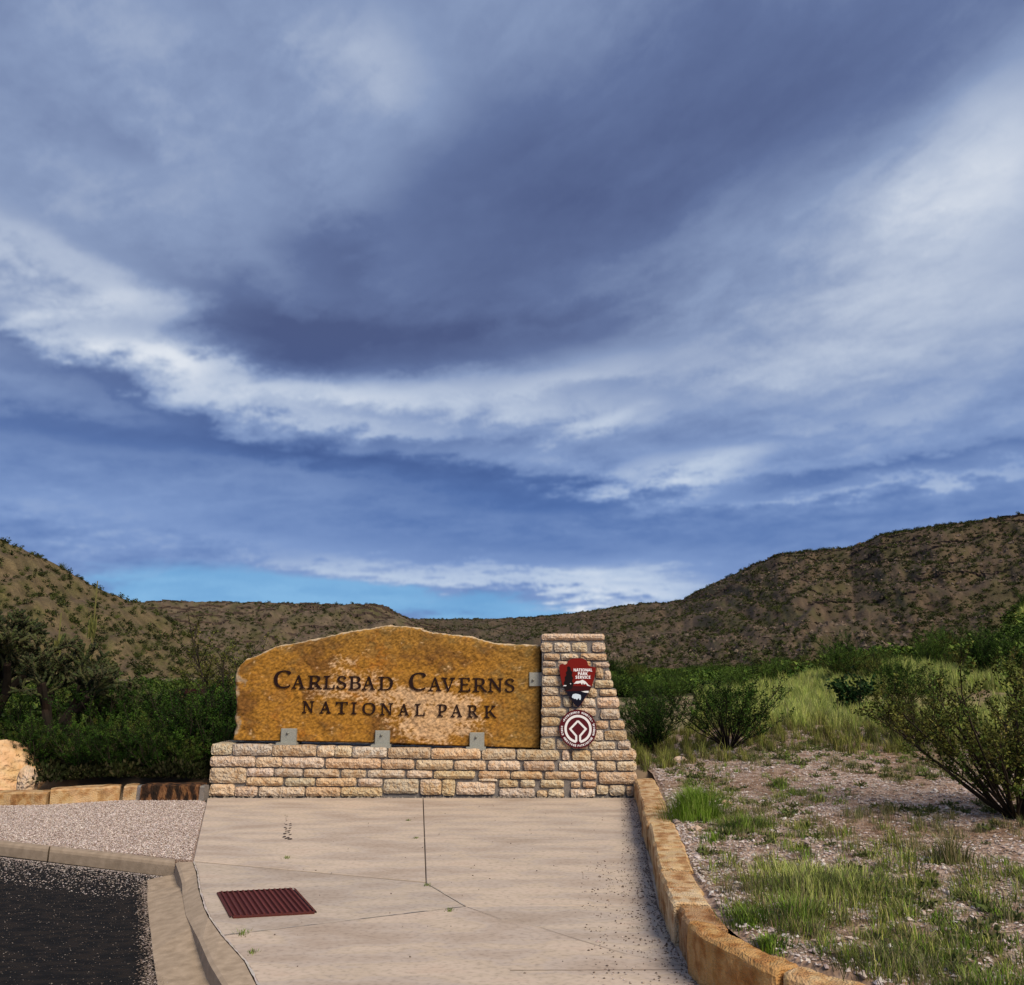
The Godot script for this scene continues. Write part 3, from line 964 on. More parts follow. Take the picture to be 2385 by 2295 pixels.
	for k in n:
		var c := e1 * (2.0 * (k + 0.5) / n - 1.0)
		var w := e1 / n
		b = Builder.new()
		var sec := [[-0.78, 0.004], [-0.5, 0.017], [0.1, 0.018], [0.42, 0.004]]
		for i in 3:
			b.quad(c + w * sec[i][0] - e2 + Vector3.UP * sec[i][1], c + w * sec[i + 1][0] - e2 + Vector3.UP * sec[i + 1][1], c + w * sec[i + 1][0] + e2 + Vector3.UP * sec[i + 1][1], c + w * sec[i][0] + e2 + Vector3.UP * sec[i][1], tint(red, 0.12))
		for e in [-1.0, 1.0]:
			b.quad(c + w * sec[0][0] + e2 * e + Vector3.UP * sec[0][1], c + w * sec[1][0] + e2 * e + Vector3.UP * sec[1][1], c + w * sec[2][0] + e2 * e + Vector3.UP * sec[2][1], c + w * sec[3][0] + e2 * e + Vector3.UP * sec[3][1], red)
		piece("rib", k, b.mesh(), M.rust_paint, gr)


func strip_between(rows: Array, col: Color) -> ArrayMesh:
	var b := Builder.new()
	var nx: int = rows[0].size()
	var pts := PackedVector3Array()
	var cols := PackedColorArray()
	for r in rows:
		for p in r:
			pts.push_back(p)
			cols.push_back(col)
	b.grid(pts, nx, rows.size(), cols)
	return b.mesh()

func make_road() -> void:
	var road := vec2s([[-3.0, -7.27], [-2.6, -6.35], [-1.95, -4.98], [-1.15, -3.6], [0.0, -1.7], [2.8, 3.0], [2.8, 14.0], [-40.0, 14.0], [-40.0, -22.0], [-12.0, -11.15], [-4.86, -8.24], [-2.86, -7.4]])
	structure("road", paving(road, -0.28, -0.104, 0.0, 0.002, Color(0.030, 0.025, 0.023)), M.asphalt)
	# the kerb behind the road
	var back := [Vector3(-12.0, 0, -11.25), Vector3(-8.0, 0, -9.62), Vector3(-4.9, 0, -8.37), Vector3(-4.28, 0, -8.12), Vector3(-4.26, 0, -8.11), Vector3(-3.5, 0, -7.81), Vector3(-2.9, 0, -7.56)]
	var out := Vector3(0.045, 0, 0.112).normalized()
	for part in [[0, 1, 2, 3], [4, 5, 6]]:
		var rows := []
		for off in [[0.0, -0.2], [0.0, 0.0], [0.09, 0.002], [0.118, -0.01], [0.13, -0.03], [0.15, -0.2]]:
			var r := []
			for k in part:
				r.append(back[k] + out * off[0] + Vector3.UP * off[1])
			rows.append(r)
		structure("kerb", strip_between(rows, Color(0.40, 0.345, 0.285)), M.kerb_concrete)
	# the kerb that turns towards the viewer, dips at the drain and rises again
	var line := [[-2.86, -7.46, 0.0, -2.70, -3.0], [-2.68, -7.09, 0.0, -2.53, -2.92], [-2.57, -6.87, -0.02, -2.44, -2.83], [-2.46, -6.6, -0.035, -2.33, -2.71], [-2.24, -6.1, -0.035, -2.105, -2.48], [-2.12, -5.87, -0.03, -1.99, -2.37], [-1.93, -5.5, -0.012, -1.78, -2.2], [-1.70, -5.04, 0.0, -1.49, -1.98], [-1.50, -4.69, 0.0, -1.315, -1.81], [-1.14, -4.1, 0.0, -0.985, -1.46], [-0.5, -3.1, 0.0, -0.36, -0.85], [0.18, -2.0, 0.0, 0.32, -0.18], [2.45, 3.0, 0.0, 2.6, 2.8]]
	var a := []
	var c := []
	var d := []
	var e := []
	var g := []
	var pan_in := []
	var pan_out := []
	var pan_edge := []
	for p in line:
		a.append(Vector3(p[3] - 0.006, -0.02, p[1]))
		c.append(Vector3(p[3] - 0.012, 0.001, p[1]))
		d.append(Vector3(p[0] + 0.03, p[2] - 0.001, p[1]))
		e.append(Vector3(p[0] + 0.006, p[2] - 0.012, p[1]))
		g.append(Vector3(p[0] - 0.012, -0.2, p[1]))
		var low := lerpf(-0.092, -0.048, smoothstep(0.0, 0.035, -p[2]))
		pan_in.append(Vector3(p[0] + 0.02, low, p[1]))
		pan_out.append(Vector3(p[4], -0.094, p[1] + (0.2 if p[1] < -7.4 else 0.0)))
		pan_edge.append(Vector3(p[4] - 0.004, -0.2, p[1] + (0.2 if p[1] < -7.4 else 0.0)))
	structure("kerb", strip_between([a, c, d, e, g], Color(0.46, 0.395, 0.325)), M.kerb_concrete)
	structure("gutter", strip_between([pan_in, pan_out, pan_edge], Color(0.44, 0.375, 0.305)), M.kerb_concrete)


# ---------------------------------------------------------------- the masonry
func make_masonry() -> void:
	var wall := thing("stone_wall", "low tan rough stone wall with a taller stepped pillar at its right end", "wall", Vector3(0, 0, WALL_Z))
	var low := [[-3875, -3614, 522, 658], [-3600, -3100, 515, 649], [-3088, -2527, 506, 637], [-2508, -2288, 498, 628], [-2282, -2067, 494, 623], [-2054, -1611, 488, 615], [-1596, -1055, 479, 604], [-1043, -404, 470, 593], [-384, 43, 464, 586], [61, 610, 458, 579], [646, 739, 457, 577], [774, 1009, 456, 577], [1023, 1598, 456, 577], [-3878, -3300, 379, 501], [-3292, -2958, 372, 493], [-2949, -2419, 366, 485], [-2394, -1686, 357, 474], [-1671, -1258, 349, 464], [-1230, -764, 343, 456], [-739, -337, 339, 451], [-307, 100, 335, 446], [154, 547, 331, 441], [602, 1063, 330, 440], [1088, 1328, 329, 439], [1354, 1598, 329, 439], [-3875, -3407, 176, 362], [-3397, -3057, 257, 354], [-3040, -2686, 254, 349], [-2668, -2216, 249, 344], [-2190, -1876, 245, 338], [-1848, -1376, 241, 333], [-1348, -1020, 237, 327], [-999, -468, 233, 322], [-431, -29, 230, 318], [-14, 387, 227, 315], [418, 856, 225, 312], [881, 1083, 224, 312], [1116, 1599, 166, 307], [-3397, -2929, 144, 243], [-2901, -2521, 141, 238], [-2503, -1992, 138, 234], [-1966, -1660, 135, 230], [-1640, -1197, 50, 223], [-1171, -918, 41, 219], [-891, -729, 24, 218], [-1163, -903, 32, 215], [-709, -217, 36, 186], [-427, -187, 194, 228], [-165, 77, 125, 215], [107, 296, 124, 214], [369, 666, 122, 212], [750, 877, 122, 192], [904, 1081, 119, 192], [-3859, -3540, 17, 159], [-3533, -3246, 16, 132], [-3230, -2650, 15, 129], [-2634, -2191, 13, 125], [-2180, -1656, 12, 122], [-157, 288, -1, 109], [318, 453, -2, 87], [469, 664, -3, 99], [749, 1056, 0, 99], [1082, 1230, 42, 149], [1245, 1441, 25, 149], [1462, 1576, 18, 133]]
	var high := [[397, 1228, 1972, 2057], [387, 538, 1822, 1942], [563, 773, 1822, 1942], [796, 995, 1822, 1942], [1060, 1233, 1822, 1942], [416, 631, 1716, 1799], [648, 876, 1716, 1799], [902, 1252, 1716, 1799], [407, 581, 1632, 1704], [604, 754, 1632, 1704], [776, 1039, 1632, 1704], [1062, 1287, 1617, 1687], [403, 629, 1527, 1611], [651, 860, 1527, 1611], [883, 1080, 1527, 1611], [1098, 1198, 1482, 1611], [1216, 1299, 1466, 1581], [392, 643, 1386, 1512], [666, 1061, 1386, 1512], [1082, 1326, 1363, 1457], [396, 604, 1268, 1366], [627, 727, 1268, 1366], [750, 963, 1268, 1366], [986, 1112, 1242, 1351], [1146, 1369, 1255, 1340], [390, 634, 1117, 1252], [668, 778, 1117, 1252], [796, 890, 1117, 1252], [908, 1088, 1110, 1226], [1112, 1397, 1102, 1238], [385, 707, 1003, 1102], [741, 1094, 1003, 1102], [1153, 1399, 966, 1091], [382, 626, 878, 986], [649, 849, 878, 986], [872, 1061, 878, 986], [1084, 1246, 843, 945], [1270, 1459, 837, 949], [376, 635, 751, 859], [658, 889, 751, 859], [912, 1179, 700, 822], [1200, 1486, 702, 820], [368, 554, 591, 724], [580, 760, 591, 724], [783, 976, 591, 724], [994, 1332, 588, 684], [1364, 1529, 593, 694]]
	var tones := [Color(0.78, 0.67, 0.52), Color(0.80, 0.70, 0.56), Color(0.72, 0.58, 0.42), Color(0.82, 0.74, 0.62), Color(0.74, 0.66, 0.55), Color(0.68, 0.58, 0.47), Color(0.75, 0.61, 0.43)]
	var k := 0
	for set_ in [low, high]:
		for s in set_:
			var x0: float = s[0] * 0.001
			var x1: float = s[1] * 0.001
			var y0: float = s[2] * 0.001
			var y1: float = s[3] * 0.001
			var at_end: bool = x0 < -3.8 or (x1 > 1.4 and set_ == low) or set_ == high and (x0 < 0.45 or x1 > 1.1)
			var d := 0.6 if at_end else (0.45 if y1 > 2.0 else 0.12)
			var t := tint(pick(tones), 0.09)
			var o := piece("stone", k, rock_block(x1 - x0, y1 - y0, d, rng.randf_range(0.006, 0.017), t), M.wall_stone, wall)
			o.position = Vector3((x0 + x1) * 0.5, (y0 + y1) * 0.5, 0.012 + rng.randf_range(-0.008, 0.008))
			k += 1
	# a few capping stones behind, along the top of the wall
	for i in 9:
		var w := 0.5
		var o := piece("stone", k, rock_block(w - 0.02, 0.13, 0.1, 0.015, tint(pick(tones), 0.08)), M.wall_stone, wall)
		o.position = Vector3(-3.6 + i * w, lerpf(0.585, 0.5, i / 8.0), -0.6)
		o.rotation.y = PI
		k += 1
	# mortar body: wall, then the pillar in steps
	var b := Builder.new()
	var grey := Color(0.44, 0.40, 0.37)
	var top := plate(vec2s([[-3.855, -0.1], [1.56, -0.1], [1.56, 0.47], [1.4, 0.568], [0.4, 0.568], [-0.4, 0.575], [-1.6, 0.6], [-2.5, 0.625], [-3.3, 0.643], [-3.84, 0.648]]), -0.58, -0.024, grey)
	obj("mortar", top, M.mortar, wall)
	var edge := []
	for r in [[1529, 560, 698], [1486, 698, 828], [1459, 828, 957], [1399, 957, 1096], [1397, 1096, 1246], [1369, 1246, 1351], [1326, 1351, 1461], [1299, 1461, 1599], [1287, 1599, 1701], [1252, 1701, 1810], [1233, 1810, 1957], [1228, 1957, 2042]]:
		edge.append([r[0] * 0.001 - 0.015, r[1] * 0.001])
		edge.append([r[0] * 0.001 - 0.015, r[2] * 0.001])
	var poly := [[0.385, 0.56]]
	poly.append_array(edge)
	poly.append([0.4, edge[edge.size() - 1][1]])
	obj("mortar", plate(vec2s(poly), -0.56, -0.012, grey), M.mortar, wall)
	# loose mortar and grit at the wall's foot
	b = Builder.new()
	for i in 260:
		var x := rng.randf_range(-3.85, 1.5)
		var p := Vector3(x, 0.0, rng.randf_range(0.0, 0.045))
		var s := rng.randf_range(0.006, 0.022)
		for q in 4:
			var a0 := TAU * q / 4.0 + x
			b.tri(p + Vector3(cos(a0), 0, sin(a0)) * s, p + Vector3.UP * s * 0.9, p + Vector3(cos(a0 + TAU / 4), 0, sin(a0 + TAU / 4)) * s, tint(Color(0.45, 0.38, 0.3), 0.3))
	var gm := obj("mortar_crumbs", b.mesh(), M.mortar, wall)
	gm.set_meta("kind", "stuff")


func slab_face() -> ImageTexture:
	var w := 1280
	var h := 560
	var n := FastNoiseLite.new()
	n.seed = 61; n.frequency = 1.0; n.fractal_octaves = 5; n.fractal_gain = 0.55
	var r := FastNoiseLite.new()
	r.seed = 62; r.frequency = 1.0; r.fractal_octaves = 4; r.fractal_type = FastNoiseLite.FRACTAL_RIDGED
	var ochre := Color(0.335, 0.158, 0.022)
	var brown := Color(0.17, 0.076, 0.016)
	var olive := Color(0.19, 0.12, 0.032)
	var orange := Color(0.36, 0.125, 0.014)
	var pale := Color(0.64, 0.44, 0.26)
	# where the face is scuffed pale: middle (u, v from the top), half sizes, strength
	var pits := [[0.37, 0.36, 0.07, 0.13, 0.75], [0.31, 0.55, 0.10, 0.08, 0.8], [0.46, 0.52, 0.08, 0.10, 0.7], [0.58, 0.58, 0.09, 0.07, 0.9], [0.6, 0.78, 0.1, 0.17, 1.0], [0.72, 0.62, 0.07, 0.16, 0.75], [0.68, 0.85, 0.09, 0.12, 0.8], [0.78, 0.7, 0.05, 0.1, 0.5], [0.14, 0.86, 0.07, 0.06, 0.3], [0.25, 0.8, 0.05, 0.05, 0.3], [0.9, 0.36, 0.06, 0.05, 0.35], [0.72, 0.3, 0.05, 0.05, 0.3]]
	var im := Image.create(w, h, false, Image.FORMAT_RGB8)
	var rise := PackedFloat32Array()   # height of the slab's upper outline over each column
	var line := [[-3677, 1565], [-3640, 1642], [-3559, 1727], [-3360, 1804], [-3176, 1897], [-2941, 1936], [-2722, 1980], [-2518, 2022], [-2330, 2069], [-2125, 2108], [-1920, 2136], [-1715, 2171], [-1524, 2168], [-1333, 2155], [-1205, 2136], [-1229, 2132], [-1117, 2092], [-926, 2069], [-704, 2045], [-545, 2030], [-450, 1996], [-228, 1944], [-70, 1927], [247, 1921], [392, 1908]]
	for x in w:
		var mm := (float(x) / w * 4.1 - 3.7) * 1000.0
		var yy: float = line[0][1]
		for k in line.size() - 1:
			if mm >= line[k][0] and mm <= line[k + 1][0]:
				yy = lerpf(line[k][1], line[k + 1][1], (mm - line[k][0]) / (line[k + 1][0] - line[k][0]))
		rise.push_back(yy * 0.001)
	var chip := Color(0.52, 0.40, 0.25)
	var crust := Color(0.44, 0.36, 0.25)
	for y in h:
		var v := float(y) / h
		for x in w:
			var u := float(x) / w
			var p := u * 4.05
			var q := v * 1.6
			var a := n.get_noise_2d(p * 0.9, q * 1.1)
			var f := n.get_noise_2d(p * 4.0 + 20.0, q * 5.0)
			var g := n.get_noise_2d(p * 16.0 + q * 8.0, q * 22.0 + 50.0)
			var s := r.get_noise_2d(p * 2.6 + q * 1.6, q * 3.4 - p * 0.8)
			var c := ochre.lerp(brown, smoothstep(-0.05, 0.45, a + f * 0.5))
			c = c.lerp(orange, smoothstep(0.1, 0.45, -a + f * 0.6) * 0.7)
			c = c.lerp(olive, clampf(smoothstep(0.0, 0.5, f - a * 0.6) * 0.55 + smoothstep(0.78, 1.0, u) * 0.5 + smoothstep(0.35, 0.05, v) * 0.35, 0.0, 0.85))
			var m := 0.0
			for k in pits:
				var dx: float = (u - k[0]) / k[2]
				var dy: float = (v - k[1]) / k[3]
				var e := dx * dx + dy * dy
				if e < 6.0:
					m += k[4] * exp(-e * 0.7)
			var sc := smoothstep(0.45, 0.95, m * 0.75 + f * 0.55 + g * 0.5 + (s - 0.3) * 0.35)
			sc = maxf(sc, smoothstep(0.66, 0.95, s * 0.75 + f * 0.5 + g * 0.35 + m * 0.2) * 0.6)
			c = c.lerp(pale, clampf(sc, 0.0, 1.0) * 0.58)
			c *= 1.0 + g * 0.8 + f * 0.25
			var under := rise[x] - (0.57 + (1.0 - v) * 1.62)
			c = c.lerp(crust, (1.0 - smoothstep(0.03, 0.12, u * 4.05 + f * 0.16 + a * 0.1)) * 0.75)
			c = c.lerp(chip, (1.0 - smoothstep(0.004, 0.019, under + g * 0.018 + f * 0.016)) * 0.85)
			c.a = 1.0
			im.set_pixel(x, y, c.linear_to_srgb())
	return ImageTexture.create_from_image(im)

func along(p: Array, t: float) -> Vector2:   # a point on a polyline, by share of its length
	var total := 0.0
	for i in p.size() - 1:
		total += Vector2(p[i][0], p[i][1]).distance_to(Vector2(p[i + 1][0], p[i + 1][1]))
	var left := t * total
	for i in p.size() - 1:
		var a := Vector2(p[i][0], p[i][1])
		var b := Vector2(p[i + 1][0], p[i + 1][1])
		var l := a.distance_to(b)
		if left <= l or i == p.size() - 2:
			return a.lerp(b, clampf(left / l, 0.0, 1.0)) * 0.001
		left -= l
	return Vector2.ZERO

func make_slab() -> void:
	var z := WALL_Z - 0.12
	var root := thing("sign_slab", "big upright golden brown rock slab with dark lettering, standing on the low stone wall", "stone sign", Vector3(0, 0, z))
	var top := [[-3677, 1565], [-3640, 1642], [-3559, 1727], [-3360, 1804], [-3176, 1897], [-2941, 1936], [-2722, 1980], [-2518, 2022], [-2330, 2069], [-2125, 2108], [-1920, 2136], [-1715, 2171], [-1524, 2168], [-1333, 2155], [-1205, 2136], [-1229, 2132], [-1117, 2092], [-926, 2069], [-704, 2045], [-545, 2030], [-450, 1996], [-228, 1944], [-70, 1927], [247, 1921], [392, 1908]]
	var left := [[-3661, 683], [-3650, 794], [-3633, 876], [-3660, 974], [-3642, 1109], [-3672, 1321], [-3690, 1458], [-3677, 1565]]
	var bottom := [[-3661, 683], [-2839, 668], [-1788, 649], [-1302, 628], [-623, 605], [376, 578]]
	var xr := 0.384
	var nx := 170
	var ny := 70
	var b := Builder.new()
	var pts := PackedVector3Array()
	var uvs := PackedVector2Array()
	var rim := Builder.new()
	var ring := []
	for j in ny:
		var v := float(j) / (ny - 1)
		for i in nx:
			var u := float(i) / (nx - 1)
			var t := along(top, u)
			var l := along(left, 1.0 - v)
			var m := along(bottom, u)
			# blend of the four edges
			var r := Vector2(xr, lerpf(t.y if u > 0.99 else 1.908, 0.578, v))
			var c00 := Vector2(left[left.size() - 1][0], left[left.size() - 1][1]) * 0.001
			var c10 := Vector2(xr + 0.008, 1.908)
			var c01 := Vector2(left[0][0], left[0][1]) * 0.001
			var c11 := Vector2(0.376, 0.578)
			r = c10.lerp(c11, v)
			var p := t * (1.0 - v) + m * v + l * (1.0 - u) + r * u - (c00 * (1 - u) * (1 - v) + c10 * u * (1 - v) + c01 * (1 - u) * v + c11 * u * v)
			var edge := i == 0 or j == 0 or i == nx - 1 or j == ny - 1
			if edge and j < ny - 1 and i < nx - 1:
				p += Vector2(rough_noise.get_noise_2d(p.x * 9.0, p.y * 9.0), rough_noise.get_noise_2d(p.x * 9.0 + 30.0, p.y * 9.0)) * 0.012
			var near := minf(minf(u * 4.0, (1.0 - u) * 12.0), minf(v * 1.5, (1.0 - v) * 4.0))
			var dz := -0.022 * (0.5 + 0.5 * rough_noise.get_noise_2d(p.x * 3.2, p.y * 4.0)) - 0.010 * (0.5 + 0.5 * rough_noise.get_noise_2d(p.x * 11.0 + 7.0, p.y * 14.0))
			var chip := clampf(1.0 - near / (0.05 + 0.05 * rough_noise.get_noise_2d(p.x * 4.0 + 60.0, p.y * 4.0)), 0.0, 1.0)
			dz -= 0.05 * chip * chip
			pts.push_back(Vector3(p.x, p.y, dz))
			uvs.push_back(Vector2((p.x + 3.7) / 4.1, 1.0 - (p.y - 0.57) / 1.62))
	b.grid(pts, nx, ny, PackedColorArray(), uvs)
	var fm := mat("slab_face", 0.8)
	fm.albedo_texture = slab_face()
	fm.heightmap_enabled = true
	fm.heightmap_texture = noise_tex(0.022, 6, [], 63, FastNoiseLite.TYPE_SIMPLEX_SMOOTH, 1024, 0.0, 405)
	fm.heightmap_scale = 1.6
	obj("rock_face", b.mesh(), fm, root)
	for i in nx - 1:
		ring.append(pts[i])
	for j in ny - 1:
		ring.append(pts[j * nx + nx - 1])
	for i in nx - 1:
		ring.append(pts[(ny - 1) * nx + nx - 1 - i])
	for j in ny - 1:
		ring.append(pts[(ny - 1 - j) * nx])
	var rp := PackedVector3Array()
	var rc := PackedColorArray()
	for k in 5:
		for i in ring.size() + 1:
			var p: Vector3 = ring[i % ring.size()]
			var w := rough_noise.get_noise_3d(p.x * 5.0, p.y * 5.0, k * 1.7) * 0.02
			var s := float(k) / 4.0
			var mid := Vector3(-1.6, 1.2, 0.0)
			var q := p + (p - mid).normalized() * (w if k > 0 else 0.0) * 0.8
			if p.y < 0.72 or k == 0:
				q = p
			q.z = lerpf(p.z, -0.26, s)
			rp.push_back(q)
			rc.push_back(Color(0.60, 0.44, 0.27).lerp(Color(0.5, 0.4, 0.29), 0.5 + 0.5 * rough_noise.get_noise_3d(p.x * 6.0, p.y * 6.0, k)))
	var flip := PackedVector3Array()
	var flip_c := PackedColorArray()
	for k in [4, 3, 2, 1, 0]:
		for i in ring.size() + 1:
			flip.push_back(rp[k * (ring.size() + 1) + i])
			flip_c.push_back(rc[k * (ring.size() + 1) + i])
	rim.grid(flip, ring.size() + 1, 5, flip_c)
	obj("broken_edge", rim.mesh(), M.boulder_stone, root)
	var bp := PackedVector3Array()
	for j in 12:
		for i in 30:
			var p := pts[int(float(j) / 11 * (ny - 1)) * nx + int((29.0 - i) / 29.0 * (nx - 1))]
			bp.push_back(Vector3(p.x, p.y, -0.26 - 0.03 * sin(PI * i / 29.0) * sin(PI * j / 11.0)))
	b = Builder.new()
	var bc := PackedColorArray()
	bc.resize(bp.size())
	bc.fill(Color(0.5, 0.36, 0.2))
	b.grid(bp, 30, 12, bc)
	obj("rock_back", b.mesh(), M.boulder_stone, root)
	# shims that carry the slab
	for x in [-2.9, -1.7, -0.45]:
		b = Builder.new()
		b.box(Vector3(x - 0.1, 0.5, -0.24), Vector3(x + 0.1, 0.66 - (x + 2.9) * 0.03, -0.03), Color(0.3, 0.29, 0.26))
		obj("shim", b.mesh(), M.steel, root)
	# the carved and painted letters
	var text := [["C", [-3157, -2936, 1352, 1584]], ["A", [-2917, -2744, 1348, 1521]], ["R", [-2705, -2517, 1345, 1517]], ["L", [-2497, -2349, 1341, 1514]], ["S", [-2321, -2194, 1339, 1511]], ["B", [-2164, -2000, 1336, 1508]], ["A", [-1986, -1812, 1332, 1505]], ["D", [-1771, -1578, 1329, 1501]], ["C", [-1360, -1143, 1321, 1555]], ["A", [-1107, -933, 1317, 1493]], ["V", [-935, -753, 1314, 1490]], ["E", [-707, -550, 1311, 1486]], ["R", [-519, -331, 1307, 1483]], ["N", [-315, -120, 1304, 1479]], ["S", [-92, 34, 1301, 1476]], ["N", [-2761, -2607, 1037, 1187]], ["A", [-2532, -2382, 1031, 1182]], ["T", [-2321, -2165, 1025, 1176]], ["I", [-2114, -2047, 1021, 1172]], ["O", [-1969, -1798, 1016, 1167]], ["N", [-1735, -1568, 1010, 1161]], ["A", [-1494, -1355, 1004, 1155]], ["L", [-1279, -1148, 999, 1150]], ["P", [-980, -857, 992, 1145]], ["A", [-804, -655, 987, 1140]], ["R", [-586, -446, 981, 1135]], ["K", [-364, -205, 975, 1129]]]
	for k in text.size():
		var s: Array = text[k]
		var r: Array = s[1]
		put_letters("letter", s[0], "Droid Serif", Vector3((r[0] + r[1]) * 0.0005, (r[2] + r[3]) * 0.0005, -0.0085), Vector2((r[1] - r[0]) * 0.001, (r[3] - r[2]) * 0.001), 0.02, M.carved_paint, root, k)
	for o in root.get_children():
		if str(o.name).begins_with("letter"):
			o.material_override = letter_paint()
	# steel angle brackets
	var places := [[-3015, -2813, 646, 839], [-1786, -1595, 620, 814], [-553, -361, 590, 789]]
	var names := ["leftmost of the three grey steel brackets along the slab's foot", "middle one of the three grey steel brackets along the slab's foot", "right one of the three grey steel brackets, under the letters of the second word"]
	for k in 3:
		var r: Array = places[k]
		var w: float = (r[1] - r[0]) * 0.001
		var h: float = (r[3] - r[2]) * 0.001
		var br := thing("steel_bracket", names[k], "bracket", Vector3((r[0] + r[1]) * 0.0005, r[2] * 0.001, z + 0.035), "steel brackets along the slab's foot")
		bracket(br, w, h, true)
	var s := [228, 411, 1380, 1555]
	var br := thing("steel_bracket", "grey steel plate joining the slab's right edge to the pillar", "bracket", Vector3((s[0] + s[1]) * 0.0005, s[2] * 0.001, z + 0.012))
	bracket(br, (s[1] - s[0]) * 0.001, (s[3] - s[2]) * 0.001, false)

func letter_paint() -> StandardMaterial3D:
	if not M.has("maroon_letter"):
		var m := mat("maroon_letter", 0.7)
		m.albedo_color = srgb(0.014, 0.004, 0.003)
	return M.maroon_letter

func bracket(root: Node3D, w: float, h: float, foot: bool) -> void:
	var col := Color(0.40, 0.40, 0.345)
	var b := Builder.new()
	var c := 0.006
	b.smooth = false
	b.box(Vector3(-w / 2, 0, -0.06), Vector3(w / 2, h, -0.006), col)
	b.quad(Vector3(-w / 2, h, -0.006), Vector3(w / 2, h, -0.006), Vector3(w / 2 - c, h - c, 0.0), Vector3(-w / 2 + c, h - c, 0.0), col)
	b.quad(Vector3(-w / 2 + c, h - c, 0), Vector3(w / 2 - c, h - c, 0), Vector3(w / 2 - c, 0, 0), Vector3(-w / 2 + c, 0, 0), col)
	obj("upright_plate", b.mesh(), M.steel, root)
	if foot:
		b = Builder.new()
		b.box(Vector3(-w / 2 - 0.038, -0.02, -0.03), Vector3(w / 2 + 0.022, 0.022, 0.075), col)
		obj("foot_plate", b.mesh(), M.steel, root)
	b = Builder.new()
	var at := Vector3(-w * 0.06, h * 0.72, 0.0) if foot else Vector3(-w * 0.22, h * 0.45, 0.0)
	b.tube(PackedVector3Array([at, at + Vector3(0, 0, 0.014)]), PackedFloat32Array([0.02, 0.018]), 6, col * 0.75, col * 0.75)
	b.tube(PackedVector3Array([at + Vector3(0, 0, 0.014), at + Vector3(0, 0, 0.032)]), PackedFloat32Array([0.009, 0.009]), 8, col * 0.6, col * 0.6)
	obj("bolt", b.mesh(), M.steel, root)


# ---------------------------------------------------------------- emblems on the pillar
func ring_plate(r0: float, r1: float, a0: float, a1: float, n: int, z0: float, z1: float, col: Color) -> ArrayMesh:
	var b := Builder.new()
	for i in n:
		var s := lerpf(a0, a1, float(i) / n)
		var e := lerpf(a0, a1, float(i + 1) / n)
		var u := Vector3(cos(s), sin(s), 0)
		var v := Vector3(cos(e), sin(e), 0)
		var f := Vector3(0, 0, z1)
		var k := Vector3(0, 0, z0)
		b.quad(u * r1 + f, u * r0 + f, v * r0 + f, v * r1 + f, col)
		b.quad(u * r1 + k, u * r1 + f, v * r1 + f, v * r1 + k, col)
		if r0 > 0.0:
			b.quad(u * r0 + f, u * r0 + k, v * r0 + k, v * r0 + f, col)
	return b.mesh()

func stroke(p: Array, w: float, z0: float, z1: float, col: Color) -> ArrayMesh:
	var line := vec2s(p)
	var polys := Geometry2D.offset_polyline(line, w * 0.5, Geometry2D.JOIN_MITER, Geometry2D.END_BUTT)
	return plate(polys[0], z0, z1, col)

func local_poly(p: Array, o: Vector2) -> PackedVector2Array:
	var r := PackedVector2Array()
	for q in p:
		r.push_back(Vector2(q[0], q[1]) * 0.001 - o)
	return r

